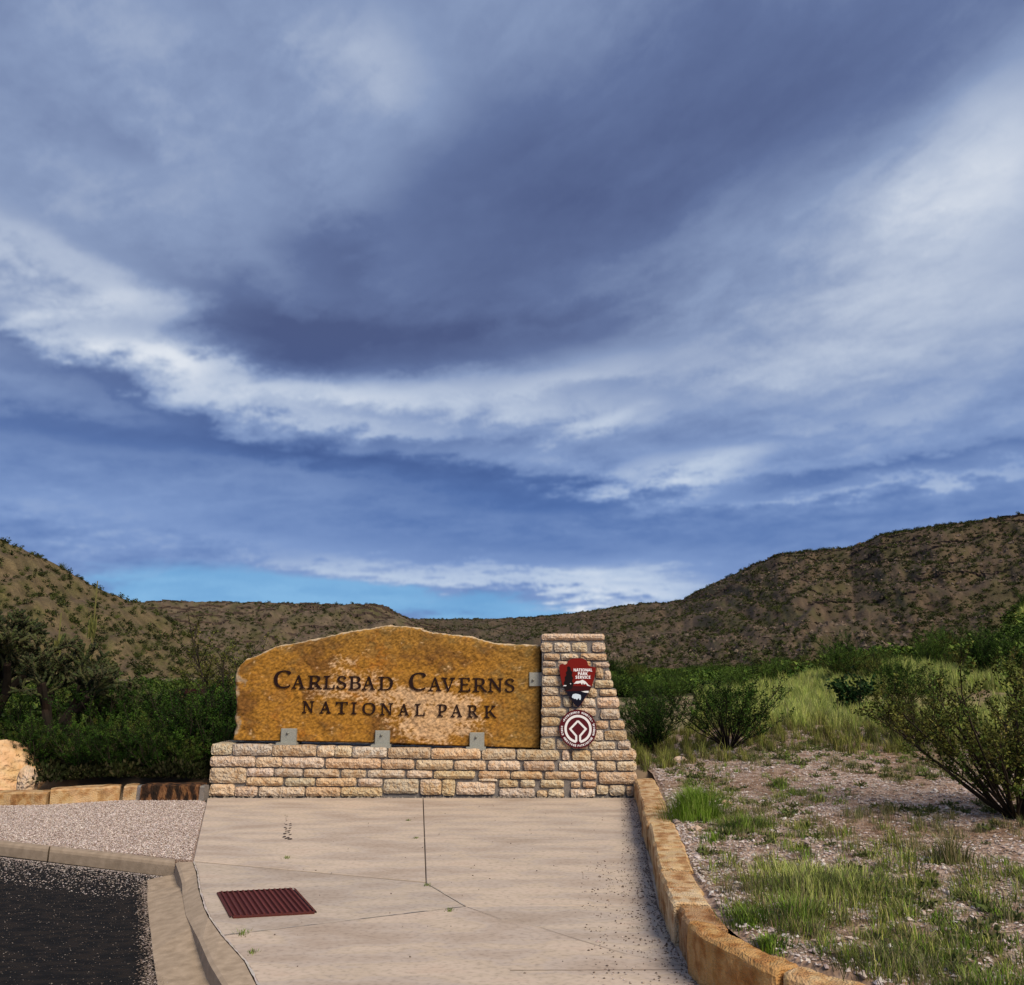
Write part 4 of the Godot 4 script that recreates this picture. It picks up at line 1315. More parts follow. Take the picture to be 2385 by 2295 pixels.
func make_emblems() -> void:
	var at := Vector2(0.86, 1.43)
	var root := thing("arrowhead_sign", "dark red arrowhead shaped emblem with tree, mountain and bison on the pillar's upper half", "emblem sign", Vector3(at.x, at.y, WALL_Z))
	var outline := local_poly([[865, 1741], [811, 1737], [765, 1726], [730, 1699], [721, 1670], [693, 1653], [665, 1667], [627, 1657], [617, 1632], [629, 1519], [653, 1414], [699, 1310], [766, 1215], [820, 1143], [858, 1116], [890, 1143], [938, 1217], [993, 1302], [1037, 1378], [1071, 1477], [1093, 1571], [1096, 1621], [1062, 1628], [1013, 1634], [995, 1653], [988, 1686], [969, 1716], [924, 1735]], at)
	var red := Color(0.17, 0.009, 0.007)
	var white := Color(0.78, 0.78, 0.76)
	obj("panel", plate(outline, 0.055, 0.075, red), M.paint, root)
	obj("back_board", plate(Geometry2D.offset_polygon(outline, -0.02)[0], 0.0, 0.055, Color(0.03, 0.02, 0.02)), M.paint, root)
	obj("dark_plain", plate(local_poly([[658, 1388], [1038, 1379], [1005, 1321], [695, 1316]], at), 0.075, 0.077, Color(0.045, 0.006, 0.007)), M.paint, root)
	obj("dark_tip", plate(local_poly([[694, 1318], [1005, 1324], [936, 1220], [888, 1146], [856, 1119], [818, 1146], [765, 1218]], at), 0.075, 0.0775, Color(0.006, 0.007, 0.012)), M.paint, root)
	obj("conifer", plate(local_poly([[738, 1636], [721, 1625], [722, 1581], [703, 1558], [709, 1529], [689, 1498], [691, 1458], [673, 1425], [684, 1409], [668, 1382], [685, 1321], [777, 1350], [803, 1413], [784, 1446], [797, 1488], [779, 1517], [791, 1561], [770, 1579], [761, 1623]], at), 0.075, 0.079, Color(0.008, 0.007, 0.007)), M.paint, root)
	obj("snow_mountain", plate(local_poly([[801, 1410], [837, 1446], [885, 1450], [919, 1465], [959, 1441], [996, 1399], [1027, 1379], [980, 1388], [959, 1415], [937, 1402], [922, 1425], [910, 1399], [890, 1425], [863, 1415], [831, 1415]], at), 0.075, 0.079, white), M.paint, root)
	obj("lake", plate(local_poly([[899, 1316], [946, 1321], [995, 1324], [992, 1298], [946, 1302]], at), 0.0765, 0.079, white), M.paint, root)
	obj("snow_patch", plate(local_poly([[660, 1383], [681, 1396], [709, 1394], [702, 1382]], at), 0.0765, 0.0805, white), M.paint, root)
	obj("snow_patch", plate(local_poly([[750, 1413], [769, 1419], [769, 1406]], at), 0.0765, 0.0805, white), M.paint, root)
	obj("bison", plate(local_poly([[777, 1254], [791, 1280], [823, 1288], [861, 1282], [892, 1270], [895, 1234], [886, 1208], [870, 1213], [872, 1234], [854, 1223], [843, 1208], [828, 1223], [801, 1223], [798, 1234], [780, 1234]], at), 0.0765, 0.08, Color(0.6, 0.72, 0.8)), M.paint, root)
	for l in [["NATIONAL", 926.5, 1588, 243, 38], ["PARK", 923.5, 1541, 125, 38], ["SERVICE", 925, 1496, 194, 38]]:
		put_letters("lettering", l[0], "Droid Sans", Vector3(l[1] * 0.001 - at.x, l[2] * 0.001 - at.y, 0.077), Vector2(l[3], l[4]) * 0.001, 0.004, M.paint, root)
	# the round plaque below
	var c := Vector2(0.85, 0.846)
	root = thing("round_plaque", "round maroon plaque with white ring and lozenge emblem, below the arrowhead sign", "plaque", Vector3(c.x, c.y, WALL_Z))
	var r := 0.240
	var maroon := Color(0.085, 0.008, 0.012)
	obj("disc", ring_plate(0.0, r, 0.0, TAU, 72, 0.05, 0.068, maroon), M.paint, root)
	obj("back_board", ring_plate(0.0, r - 0.03, 0.0, TAU, 40, 0.0, 0.05, Color(0.03, 0.02, 0.02)), M.paint, root)
	var k := r / 230.0
	obj("ring", ring_plate(139.0 * k, 168.0 * k, -PI / 2 + 0.16, PI * 1.5 - 0.16, 80, 0.068, 0.071, white), M.paint, root)
	for s in [-1.0, 1.0]:
		obj("lozenge_line", stroke([[0.0, 96.0 * k], [s * 97.0 * k, 0.0], [s * 24.0 * k, -82.0 * k], [s * 24.0 * k, -150.0 * k]], 24.0 * k, 0.068, 0.0712 + s * 0.0003, white), M.paint, root)
	var n := 0
	for run in [["PATRIMONIO MUNDIAL", 90.0, 112.0, -1], ["WORLD HERITAGE", 216.0, 88.0, 1], ["PATRIMOINE MONDIAL", 324.0, 108.0, 1]]:
		var text: String = run[0]
		for i in text.length():
			if text[i] == " ":
				continue
			var t: float = run[1] + run[3] * run[2] * (float(i) / (text.length() - 1) - 0.5)
			var a := deg_to_rad(t)
			var wide := 10.0 if text[i] == "I" else 20.0
			var o := put_letters("letter", text[i], "Droid Sans", Vector3.ZERO, Vector2(wide * 0.85 * k, 24.0 * k), 0.003, M.paint, root, n)
			var off := o.position
			o.transform = Transform3D(Basis(Vector3.BACK, a + (-PI / 2 if run[3] < 0 else PI / 2)) * Basis.from_scale(o.scale), Vector3.ZERO)
			o.position = Vector3(cos(a), sin(a), 0) * 199.0 * k + Basis(Vector3.BACK, a + (-PI / 2 if run[3] < 0 else PI / 2)) * off + Vector3(0, 0, 0.069)
			n += 1
	for a in [152.0, 28.0, 270.0]:
		var d := Vector3(cos(deg_to_rad(a)), sin(deg_to_rad(a)), 0) * 199.0 * k
		var o := obj("dot", ring_plate(0.0, 6.0 * k, 0.0, TAU, 10, 0.068, 0.0705, white), M.paint, root)
		o.position = d


# ---------------------------------------------------------------- dressed stones round the pull-off, boulders
func sweep_stone(path: PackedVector3Array, width: float, y0: float, y1: float, col: Color, rough := 0.007) -> ArrayMesh:
	var fine := PackedVector3Array()
	for i in path.size() - 1:
		var n := maxi(1, int(path[i].distance_to(path[i + 1]) / 0.06))
		for k in n:
			fine.push_back(path[i].lerp(path[i + 1], float(k) / n))
	fine.push_back(path[path.size() - 1])
	var prof := [[0.0, y0], [-0.004, lerpf(y0, y1, 0.35)], [0.0, lerpf(y0, y1, 0.7)], [0.003, y1 - 0.018], [0.02, y1], [width * 0.35, y1 + 0.002], [width * 0.7, y1], [width - 0.02, y1 - 0.002], [width, y1 - 0.02], [width, y0]]
	var pts := PackedVector3Array()
	var cols := PackedColorArray()
	var n := fine.size()
	var off := Vector3(rng.randf(), rng.randf(), rng.randf()) * 50.0
	for i in n:
		var t := (fine[mini(i + 1, n - 1)] - fine[maxi(i - 1, 0)]).normalized()
		var side := Vector3(-t.z, 0, t.x)
		var close := 0.012 if (i == 0 or i == n - 1) else 0.0
		for q in prof:
			var p: Vector3 = fine[i] + side * q[0] + Vector3.UP * q[1]
			p += Vector3(rough_noise.get_noise_3dv(p * 5.0 + off), rough_noise.get_noise_3dv(p * 5.0 + off + Vector3(9, 9, 9)), rough_noise.get_noise_3dv(p * 5.0 - off)) * rough * 1.6
			if close > 0.0 and q[1] > y0:
				p = p.lerp(fine[i] + side * width * 0.5 + Vector3.UP * p.y, 0.05) - Vector3.UP * close * 0.6
			pts.push_back(p)
			cols.push_back(tint(col, 0.05))
	var b := Builder.new()
	b.grid(pts, prof.size(), n, cols)
	for e in [0, n - 1]:
		var k: int = e * prof.size()
		for i in range(1, prof.size() - 1):
			if e == 0:
				b.tri(pts[k], pts[k + i], pts[k + i + 1], col)
			else:
				b.tri(pts[k], pts[k + i + 1], pts[k + i], col)
	return b.mesh()

func cut_path(p: Array, z_from: float, z_to: float, gap: float) -> PackedVector3Array:   # part of a line that runs along z
	var r := PackedVector3Array()
	var fine := 40
	for i in fine + 1:
		var z := lerpf(z_from - gap, z_to + gap, float(i) / fine)
		for k in p.size() - 1:
			if z >= p[k][1] and z <= p[k + 1][1]:
				r.push_back(Vector3(lerpf(p[k][0], p[k + 1][0], (z - p[k][1]) / (p[k + 1][1] - p[k][1])), 0, z))
				break
	return r

func boulder(size: Vector3, sd: int, col: Color) -> ArrayMesh:
	var b := Builder.new()
	var r := RandomNumberGenerator.new()
	r.seed = sd
	var cuts := []
	for i in 16:
		cuts.append([Vector3(r.randf_range(-1, 1), r.randf_range(-0.4, 1), r.randf_range(-1, 1)).normalized(), r.randf_range(0.72, 0.95)])
	var nx := 40
	var ny := 22
	var pts := PackedVector3Array()
	var cols := PackedColorArray()
	for j in ny:
		var th := PI * j / (ny - 1)
		for i in nx + 1:
			var ph := TAU * i / nx
			var d := Vector3(sin(th) * sin(ph), cos(th), sin(th) * cos(ph))
			var len_ := 1.0
			for c in cuts:
				var k: float = d.dot(c[0])
				if k > 0.01:
					len_ = minf(len_, c[1] / k)
			len_ *= 1.0 + 0.07 * rough_noise.get_noise_3dv(d * 3.0 + Vector3.ONE * sd) + 0.03 * rough_noise.get_noise_3dv(d * 9.0)
			pts.push_back(d * len_ * size)
			cols.push_back(tint(col, 0.06))
	b.grid(pts, nx + 1, ny, cols)
	return b.mesh()

func make_kerb_stones() -> void:
	var root := thing("stone_kerb", "curved kerb of golden sandstone blocks along the right of the pavement", "kerb")
	var line := [[1.56, -11.02], [1.52, -10.49], [1.30, -8.69], [1.19, -7.55], [1.02, -6.18], [0.98, -5.6], [0.97, -5.29], [0.955, -4.88], [0.98, -4.69], [1.08, -4.43], [1.22, -4.13], [1.72, -3.62], [2.5, -3.2], [3.6, -2.9]]
	var cuts := [-11.02, -9.3, -8.69, -7.9, -6.13, -5.6, -5.29, -4.87, -4.13, -3.62, -3.2, -2.9]
	var tones := [Color(0.54, 0.44, 0.325), Color(0.47, 0.37, 0.265), Color(0.55, 0.46, 0.34), Color(0.57, 0.47, 0.34), Color(0.53, 0.43, 0.315), Color(0.58, 0.52, 0.43), Color(0.40, 0.29, 0.2), Color(0.49, 0.34, 0.18), Color(0.54, 0.44, 0.31), Color(0.42, 0.36, 0.30), Color(0.48, 0.39, 0.30)]
	for k in cuts.size() - 1:
		var p := cut_path(line, cuts[k], cuts[k + 1], -0.008)
		for i in p.size():
			p[i].x += [0.0, 0.012, -0.006, 0.008, 0.0, -0.01, 0.012, -0.012, 0.008, 0.0, 0.0][k]
		if p.size() < 2:
			continue
		p.reverse()
		piece("block", k, sweep_stone(p, [0.25, 0.25, 0.25, 0.245, 0.24, 0.23, 0.21, 0.17, 0.165, 0.165, 0.165][k] + rng.randf_range(-0.012, 0.006), -0.12, 0.24 + [0.0, 0.012, -0.008, 0.006, -0.01, 0.0, -0.016, 0.01, 0.0, 0.0, 0.0][k], tones[k], 0.010), M.kerb_stone, root)
	# the low border left of the wall
	root = thing("stone_border", "low border of tan stone blocks behind the pale gravel bed, left of the wall", "border")
	var runs := [[[-12.0, -10.95], [-8.2, -10.62]], [[-8.18, -10.62], [-6.9, -10.42], [-5.66, -10.52]], [[-5.62, -10.54], [-5.2, -10.76], [-4.93, -10.87]], [[-4.89, -10.885], [-4.74, -10.93]]]
	for k in runs.size():
		var p := PackedVector3Array()
		for q in runs[k]:
			p.push_back(Vector3(q[0], 0, q[1]))
		p.reverse()
		piece("block", k, sweep_stone(p, 0.26, -0.15, 0.135 if k < 2 else 0.16, [Color(0.48, 0.385, 0.265), Color(0.49, 0.39, 0.27), Color(0.54, 0.44, 0.32), Color(0.50, 0.42, 0.32)][k]), M.kerb_stone, root)
	var p := PackedVector3Array([Vector3(-3.92, 0, -10.84), Vector3(-4.3, 0, -10.86), Vector3(-4.68, 0, -10.88)])
	var dark := piece("block", 4, sweep_stone(p, 0.24, -0.15, 0.178, Color(0.6, 0.6, 0.6)), M.stained_stone, root)
	dark.set_meta("label", "black stained border block next to the wall")
	p = PackedVector3Array([Vector3(-3.865, 0, -10.84), Vector3(-3.925, 0, -10.84)])
	obj("mortar_joint", sweep_stone(p, 0.2, -0.15, 0.17, Color(0.42, 0.38, 0.34)), M.mortar, root)
	p = PackedVector3Array([Vector3(-4.675, 0, -10.885), Vector3(-4.745, 0, -10.925)])
	obj("mortar_joint", sweep_stone(p, 0.22, -0.15, 0.165, Color(0.45, 0.42, 0.38)), M.mortar, root)
	# boulders at the left edge
	var o := obj("boulder", boulder(Vector3(1.05, 0.8, 0.7), 14, Color(0.66, 0.47, 0.28)), M.boulder_stone)
	o.position = Vector3(-7.2, 0.0, -11.35)
	o.rotation.y = 0.5
	tag(o, "large pale sandstone boulder behind the border at the left edge", "boulder")
	o = obj("boulder", boulder(Vector3(0.13, 0.2, 0.16), 9, Color(0.58, 0.48, 0.37)), M.boulder_stone)
	o.position = Vector3(-6.2, 0.2, -11.05)
	tag(o, "small grey rock leaning against the right of the large boulder", "rock")


# ---------------------------------------------------------------- gravel
func make_gravel() -> void:
	var shapes := [pebble(1), pebble(2), pebble(3)]
	var tones := [Color(0.60, 0.50, 0.435), Color(0.64, 0.55, 0.485), Color(0.55, 0.45, 0.39), Color(0.47, 0.375, 0.32), Color(0.70, 0.63, 0.57), Color(0.38, 0.31, 0.265)]
	var where := []
	var tints := PackedColorArray()
	var bed := vec2s([[-6.9, -10.4], [-5.66, -10.5], [-4.9, -10.85], [-3.9, -10.84], [-3.76, -10.66], [-2.76, -7.56], [-4.9, -8.38], [-7.2, -9.3]])
	while where.size() < 42000:
		var q := Vector2(rng.randf_range(-7.2, -2.7), rng.randf_range(-10.9, -7.5))
		if not in_poly(q, bed):
			continue
		var s := rng.randf_range(0.004, 0.0075) * (1.7 if rng.randf() < 0.05 else 1.0)
		where.append(Transform3D(turned(Vector3(s, s, s * rng.randf_range(0.7, 1.2))), Vector3(q.x, -0.010 + rng.randf() * 0.006, q.y)))
		tints.push_back(tint(pick(tones) * 1.22, 0.1))
	tag(scatter("gravel", shapes[0], M.gravel_stone, where, tints), "pale pinkish gravel filling the bed left of the pavement", "gravel")
	# on the bank
	var w3 := [[], [], []]
	var t3 := [PackedColorArray(), PackedColorArray(), PackedColorArray()]
	var count := 0
	while count < 46000:
		var z := -3.2 - 10.5 * pow(rng.randf(), 1.15)
		var x := kerb_edge(z) + 0.02 + (7.5 + 0.25 * (-z)) * pow(rng.randf(), 1.25)
		var f := land_noise.get_noise_2d(x * 0.5, z * 0.5)
		if rng.randf() < smoothstep(0.0, 0.35, f) * 0.75:
			continue
		var s := rng.randf_range(0.006, 0.016) * (1.8 if rng.randf() < 0.07 else 1.0)
		var k := rng.randi() % 3
		w3[k].append(Transform3D(turned(Vector3(s, s * 0.85, s * rng.randf_range(0.7, 1.3))), Vector3(x, bank(x, z) + s * 0.25, z)))
		t3[k].push_back(tint(pick(tones), 0.15))
		count += 1
	for k in 3:
		tag(scatter("gravel", shapes[k], M.gravel_stone, w3[k], t3[k]), ["loose rounded gravel strewn over the bank right of the kerb", "angular gravel strewn over the bank right of the kerb", "mixed gravel strewn over the bank right of the kerb"][k], "gravel")
	# grit along the foot of the kerb and on the road
	where = []
	tints = PackedColorArray()
	while where.size() < 3400:
		var z := rng.randf_range(-10.9, -4.2)
		var off := pow(rng.randf(), 4.5) * (0.55 if z > -7.5 else 0.22)
		var x := kerb_edge(z) - 0.25 - off
		var s := rng.randf_range(0.003, 0.009) * (1.7 if rng.randf() < 0.06 else 1.0)
		where.append(Transform3D(turned(Vector3(s, s * 0.7, s)), Vector3(x, 0.003, z)))
		tints.push_back(tint(pick([Color(0.2, 0.15, 0.12), Color(0.4, 0.32, 0.26), Color(0.55, 0.46, 0.39), Color(0.14, 0.1, 0.075)]), 0.2))
	for i in 90:
		var q := Vector3(rng.randf_range(-2.0, 1.0), 0.003, rng.randf_range(-10.5, -4.6))
		var s := rng.randf_range(0.003, 0.009)
		where.append(Transform3D(turned(Vector3(s, s * 0.7, s)), q))
		tints.push_back(tint(Color(0.22, 0.17, 0.13), 0.5))
	tag(scatter("grit", shapes[1], M.gravel_stone, where, tints), "dark grit and pebbles drifted along the foot of the stone kerb", "grit")
	where = []
	tints = PackedColorArray()
	for i in 5200:
		var t := rng.randf()
		var q := Vector2(-2.9, -7.38).lerp(Vector2(-6.5, -8.83), t)
		var off := pow(rng.randf(), 2.6) * 0.8
		q += Vector2(0.25, 0.97) * off
		if q.x > -2.9:
			continue
		var s := rng.randf_range(0.003, 0.008)
		where.append(Transform3D(turned(Vector3(s, s * 0.8, s)), Vector3(q.x, -0.1, q.y)))
		tints.push_back(tint(pick(tones) * 0.75, 0.3))
	for i in 16000:
		var q := Vector3(rng.randf_range(-6.5, -1.2), -0.102, rng.randf_range(-8.8, -4.2))
		if not in_poly(Vector2(q.x, q.z), vec2s([[-3.0, -7.3], [-2.6, -6.35], [-1.95, -4.98], [-1.5, -4.2], [-6.5, -4.2], [-6.5, -8.9]])):
			continue
		var s := rng.randf_range(0.002, 0.0052)
		where.append(Transform3D(turned(Vector3(s, s * 0.7, s)), q))
		tints.push_back(tint(pick([Color(0.16, 0.125, 0.1), Color(0.07, 0.055, 0.048), Color(0.3, 0.25, 0.21), Color(0.1, 0.08, 0.065)]), 0.3))
	for i in 2200:
		var q := Vector2(-3.0, -7.26).lerp(Vector2(-2.1, -5.3), rng.randf()) if rng.randf() < 0.6 else Vector2(-2.1, -5.3).lerp(Vector2(-1.7, -4.4), rng.randf())
		var s := rng.randf_range(0.003, 0.009)
		where.append(Transform3D(turned(Vector3(s, s * 0.7, s)), Vector3(q.x - 0.03 + rng.randf_range(-1, 1) * rng.randf() * 0.10, -0.096, q.y)))
		tints.push_back(tint(pick([Color(0.2, 0.155, 0.12), Color(0.12, 0.09, 0.07), Color(0.38, 0.31, 0.26)]), 0.3))
	tag(scatter("grit", shapes[2], M.gravel_stone, where, tints), "pale gravel spilt on the dark road below the kerb", "grit")
	var twig := Builder.new()
	twig.tube(PackedVector3Array([Vector3(-0.5, 0, 0), Vector3(0, 0.06, 0.05), Vector3(0.5, 0, -0.04)]), PackedFloat32Array([0.03, 0.035, 0.015]), 3, Color.WHITE, Color.WHITE, false)
	where = []
	tints = PackedColorArray()
	while where.size() < 3200:
		var z := -3.3 - 10.5 * rng.randf()
		var x := kerb_edge(z) + 0.05 + (6.5 + 0.3 * -z) * rng.randf()
		if land_noise.get_noise_2d(x * 0.7 + 30.0, z * 0.7) < -0.05:
			continue
		var s := rng.randf_range(0.03, 0.11)
		where.append(Transform3D(Basis(Vector3.UP, rng.randf() * TAU) * Basis.from_scale(Vector3(s, s, s)), Vector3(x, bank(x, z) + 0.006, z)))
		tints.push_back(tint(pick([Color(0.12, 0.085, 0.055), Color(0.3, 0.24, 0.15), Color(0.07, 0.05, 0.035), Color(0.2, 0.16, 0.1)]), 0.3))
	tag(scatter("litter", twig.mesh(), M.bark, where, tints), "dry twigs and plant litter strewn over the gravel bank", "litter")
	# larger stones on the bank, a thing each
	for s in [[1.96, -6.3, 0.05], [4.01, -10.03, 0.07], [2.14, -4.1, 0.045], [1.88, -4.12, 0.04], [2.48, -13.15, 0.1]]:
		pass
	var spots := [[2.2, -8.9, 0.06, "pale flat stone lying on the gravel beside the bright green grass tuft"], [1.6, -7.6, 0.055, "brown half buried stone close to the kerb on the bank"], [4.4, -10.5, 0.08, "whitish stone on the bare mound of the bank"], [3.15, -5.2, 0.05, "grey stone among the clumps low on the bank"], [2.35, -12.0, 0.12, "dark rock on the slope beside the pillar's foot"]]
	for s in spots:
		var o := obj("stone", boulder(Vector3(s[2], s[2] * 0.6, s[2] * 0.8), int(s[2] * 1000.0), Color(0.5, 0.41, 0.34)), M.boulder_stone)
		o.position = Vector3(s[0], bank(s[0], s[1]) + 0.01, s[1])
		tag(o, s[3], "stone")

func bank(x: float, z: float) -> float:
	return lie(x, z) + 0.03 + 0.02 * rough_noise.get_noise_2d(x * 2.0, z * 2.0)

func floor_at(x: float, z: float) -> float:
	var e := x - kerb_edge(z)
	if z > -15.0 and e > 0.0 and e < 11.0:
		return bank(x, z)
	return lie(x, z)


# ---------------------------------------------------------------- plants
# A many-stemmed shrub: stems fan out from the root, twigs branch off, small leaves sit along the twigs.
func shrub(called: String, label: String, stems: int, height: float, spread: float, radius: float, leaves: int, leaf: float, greens: Array, bark: Color, start := 0.3, up := 0.25, twigs := 7) -> Node3D:
	var root := thing(called, label, "shrub")
	var s := Builder.new()
	var l := Builder.new()
	var tips := []
	for i in stems:
		var az := TAU * (i + rng.randf()) / stems
		var tilt := spread * sqrt(rng.randf())
		var d := Vector3(sin(tilt) * cos(az), cos(tilt), sin(tilt) * sin(az))
		var len_ := height * rng.randf_range(0.7, 1.12) / maxf(0.55, cos(tilt * 0.6))
		var p := Vector3(cos(az), 0, sin(az)) * radius * 3.0 * rng.randf()
		var pts := PackedVector3Array([p])
		var rad := PackedFloat32Array([radius])
		var segs := 5
		for k in segs:
			d = (d + Vector3(rng.randf_range(-1, 1), rng.randf_range(-0.5, 1), rng.randf_range(-1, 1)) * 0.22 + Vector3.UP * up * 0.3).normalized()
			p += d * len_ / segs
			pts.push_back(p)
			rad.push_back(lerpf(radius, radius * 0.25, float(k + 1) / segs))
		s.tube(pts, rad, 4, bark, bark * 1.3, false)
		tips.append([pts[3], pts[5]])
		for k in twigs:
			var t := start + (1.0 - start) * rng.randf()
			var x := t * segs
			var j := mini(int(x), segs - 1)
			var a := pts[j].lerp(pts[j + 1], x - j)
			var dir := (pts[j + 1] - pts[j]).normalized()
			var out := (dir * 0.7 + Vector3(rng.randf_range(-1, 1), rng.randf_range(-0.2, 1), rng.randf_range(-1, 1))).normalized()
			var tl := height * rng.randf_range(0.16, 0.34)
			var mid := a + out * tl * 0.5
			var e := mid + (out + Vector3(rng.randf_range(-1, 1), rng.randf_range(-0.2, 0.9), rng.randf_range(-1, 1)) * 0.4).normalized() * tl * 0.5
			s.tube(PackedVector3Array([a, mid, e]), PackedFloat32Array([radius * 0.3, radius * 0.22, radius * 0.12]), 3, bark, bark * 1.2, false)
			tips.append([a, mid])
			tips.append([mid, e])
			tips.append([mid, e])
	var favour := PackedInt32Array()
	var tone := []
	for i in tips.size():
		tone.append(pick(greens) * rng.randf_range(0.45, 1.55))
	for i in tips.size():
		for k in int(pow(rng.randf(), 2.5) * 9.0) + (1 if rng.randf() < 0.6 else 0):
			favour.push_back(i)
	for i in leaves:
		var at := favour[rng.randi() % favour.size()]
		var t: Array = tips[at]
		var p: Vector3 = t[0].lerp(t[1], rng.randf()) + Vector3(rng.randf_range(-1, 1), rng.randf_range(-1, 1), rng.randf_range(-1, 1)) * leaf * 0.9
		var e := Vector3(rng.randf_range(-1, 1), rng.randf_range(-0.5, 1), rng.randf_range(-1, 1)).normalized() * leaf * rng.randf_range(0.6, 1.3)
		var w := e.cross(Vector3(rng.randf_range(-1, 1), rng.randf_range(-1, 1), rng.randf_range(-1, 1))).normalized() * leaf * 0.32
		l.quad(p, p + e * 0.5 + w, p + e, p + e * 0.5 - w, tint(tone[at], 0.25))
	obj("stems", s.mesh(), M.bark, root)
	obj("foliage", l.mesh(), M.leaf, root)
	return root

func grass_tuft(blades: int, height: float, spread: float, width: float, cols: Array, lean := 0.5) -> ArrayMesh:
	var b := Builder.new()
	for i in blades:
		var az := rng.randf() * TAU
		var away := pow(rng.randf(), 0.8) * rng.randf_range(0.5, 1.25)
		var base := Vector3(cos(az), 0, sin(az)) * spread * away
		var h := height * rng.randf_range(0.35, 1.1) * (1.0 - 0.45 * clampf(away, 0.0, 1.0))
		var out := (base / maxf(spread, 0.001) * 0.9 + Vector3(rng.randf_range(-1, 1), 0, rng.randf_range(-1, 1)) * 0.6) * lean * h
		var side := Vector3(cos(az + 1.3), 0, sin(az + 1.3)) * width
		var mid := base + out * 0.35 + Vector3.UP * h * 0.6
		var tip := base + out * 1.0 + Vector3.UP * h * rng.randf_range(0.8, 1.0)
		var c := tint(pick(cols), 0.25)
		b.quad(base - side, mid - side * 0.7, mid + side * 0.7, base + side, c)
		b.tri(mid - side * 0.7, tip, mid + side * 0.7, c)
	return b.mesh()

func herb(leaves: int, size: float, leaf: float, cols: Array) -> ArrayMesh:   # a low leafy clump
	var b := Builder.new()
	for i in leaves:
		var d := Vector3(rng.randf_range(-1, 1), rng.randf_range(0, 0.7), rng.randf_range(-1, 1))
		var p := d * size * pow(rng.randf(), 0.4) * 0.8
		var e := (d.normalized() + Vector3(rng.randf_range(-1, 1), rng.randf_range(0, 1), rng.randf_range(-1, 1))).normalized() * leaf * rng.randf_range(0.6, 1.3)
		var w := e.cross(Vector3(rng.randf_range(-1, 1), rng.randf_range(-1, 1), rng.randf_range(-1, 1))).normalized() * leaf * 0.3
		b.quad(p, p + e * 0.5 + w, p + e, p + e * 0.5 - w, tint(pick(cols), 0.3))
	return b.mesh()

# a tree cactus: woody forking trunk, green knobbly joints at the ends
func cholla(label: String, height: float, forks: int, lean: Vector3) -> Node3D:
	rng.seed = int(height * 1000.0)
	var root := thing("cholla_cactus", label, "cactus")
	var wood := Builder.new()
	var green := Builder.new()
	var todo := [[Vector3(0, -0.1, 0), (Vector3.UP + lean).normalized(), 0.10 * height / 2.4, 0]]
	while todo.size():
		var t: Array = todo.pop_back()
		var p: Vector3 = t[0]
		var d: Vector3 = t[1]
		var r: float = t[2]
		var lvl: int = t[3]
		var len_: float = height * [0.24, 0.24, 0.2, 0.1, 0.075, 0.06][mini(lvl, 5)] * rng.randf_range(0.8, 1.25)
		var old := lvl <= 2
		var pts := PackedVector3Array()
		var rad := PackedFloat32Array()
		var n := 5 if old else 9
		for k in n:
			var s := float(k) / (n - 1)
			var q := p + d * len_ * s + Vector3(rng.randf_range(-1, 1), 0, rng.randf_range(-1, 1)) * r * 0.25
			pts.push_back(q)
			var knob := 1.0 + (0.22 if k % 2 else -0.12) * (0.0 if old else 1.0)
			rad.push_back((lerpf(r, r * 0.82, s) if old else 0.021 * (1.0 - 0.3 * absf(s * 2.0 - 0.9))) * knob)
		if old:
			wood.tube(pts, rad, 7, tint(Color(0.014, 0.010, 0.007), 0.2), tint(Color(0.022, 0.016, 0.011), 0.2))
		else:
			var g: Color = pick([Color(0.026, 0.036, 0.012), Color(0.042, 0.054, 0.017), Color(0.02, 0.024, 0.011), Color(0.055, 0.06, 0.022)])
			green.tube(pts, rad, 6, tint(g, 0.2), tint(g * 1.25, 0.2))
			for k in 26:   # short spines
				var q := pts[rng.randi() % n]
				var o := Vector3(rng.randf_range(-1, 1), rng.randf_range(-1, 1), rng.randf_range(-1, 1)).normalized()
				var w := o.cross(d).normalized() * 0.004
				green.tri(q + o * 0.018 - w, q + o * 0.05, q + o * 0.018 + w, Color(0.08, 0.066, 0.035))
		if lvl < forks:
			var count := 3 + rng.randi() % 2 if lvl == 0 or lvl >= 2 else 2 + rng.randi() % 2
			for k in count:
				var nd := (d + Vector3(rng.randf_range(-1, 1), rng.randf_range(-0.35, 0.5), rng.randf_range(-1, 1)) * (0.75 if old else 1.0)).normalized()
				var from := pts[n - 1] if k < 2 else pts[n - 2]
				todo.append([from, nd if lvl > 0 else (nd + Vector3.UP * 0.2).normalized(), r * 0.74, lvl + 1])
			if old and rng.randf() < 0.6:
				todo.append([pts[2], (d * 0.3 + Vector3(rng.randf_range(-1, 1), rng.randf_range(0, 0.5), rng.randf_range(-1, 1))).normalized(), r * 0.6, 3])
	obj("trunk", wood.mesh(), M.bark, root)
	obj("joints", green.mesh(), M.cactus, root)
	return root

func plant(o: Node3D, x: float, z: float, turn: float, size := 1.0) -> Node3D:
	o.transform = Transform3D(Basis(Vector3.UP, turn).scaled(Vector3.ONE * size), Vector3(x, floor_at(x, z) - 0.02, z))
	return o

func again(src: Node3D, called: String, label: String, x: float, z: float, turn: float, size: float, group := "") -> Node3D:
	return copy_of(src, Vector3(x, floor_at(x, z) - 0.02, z), turn, size, label, called, group)

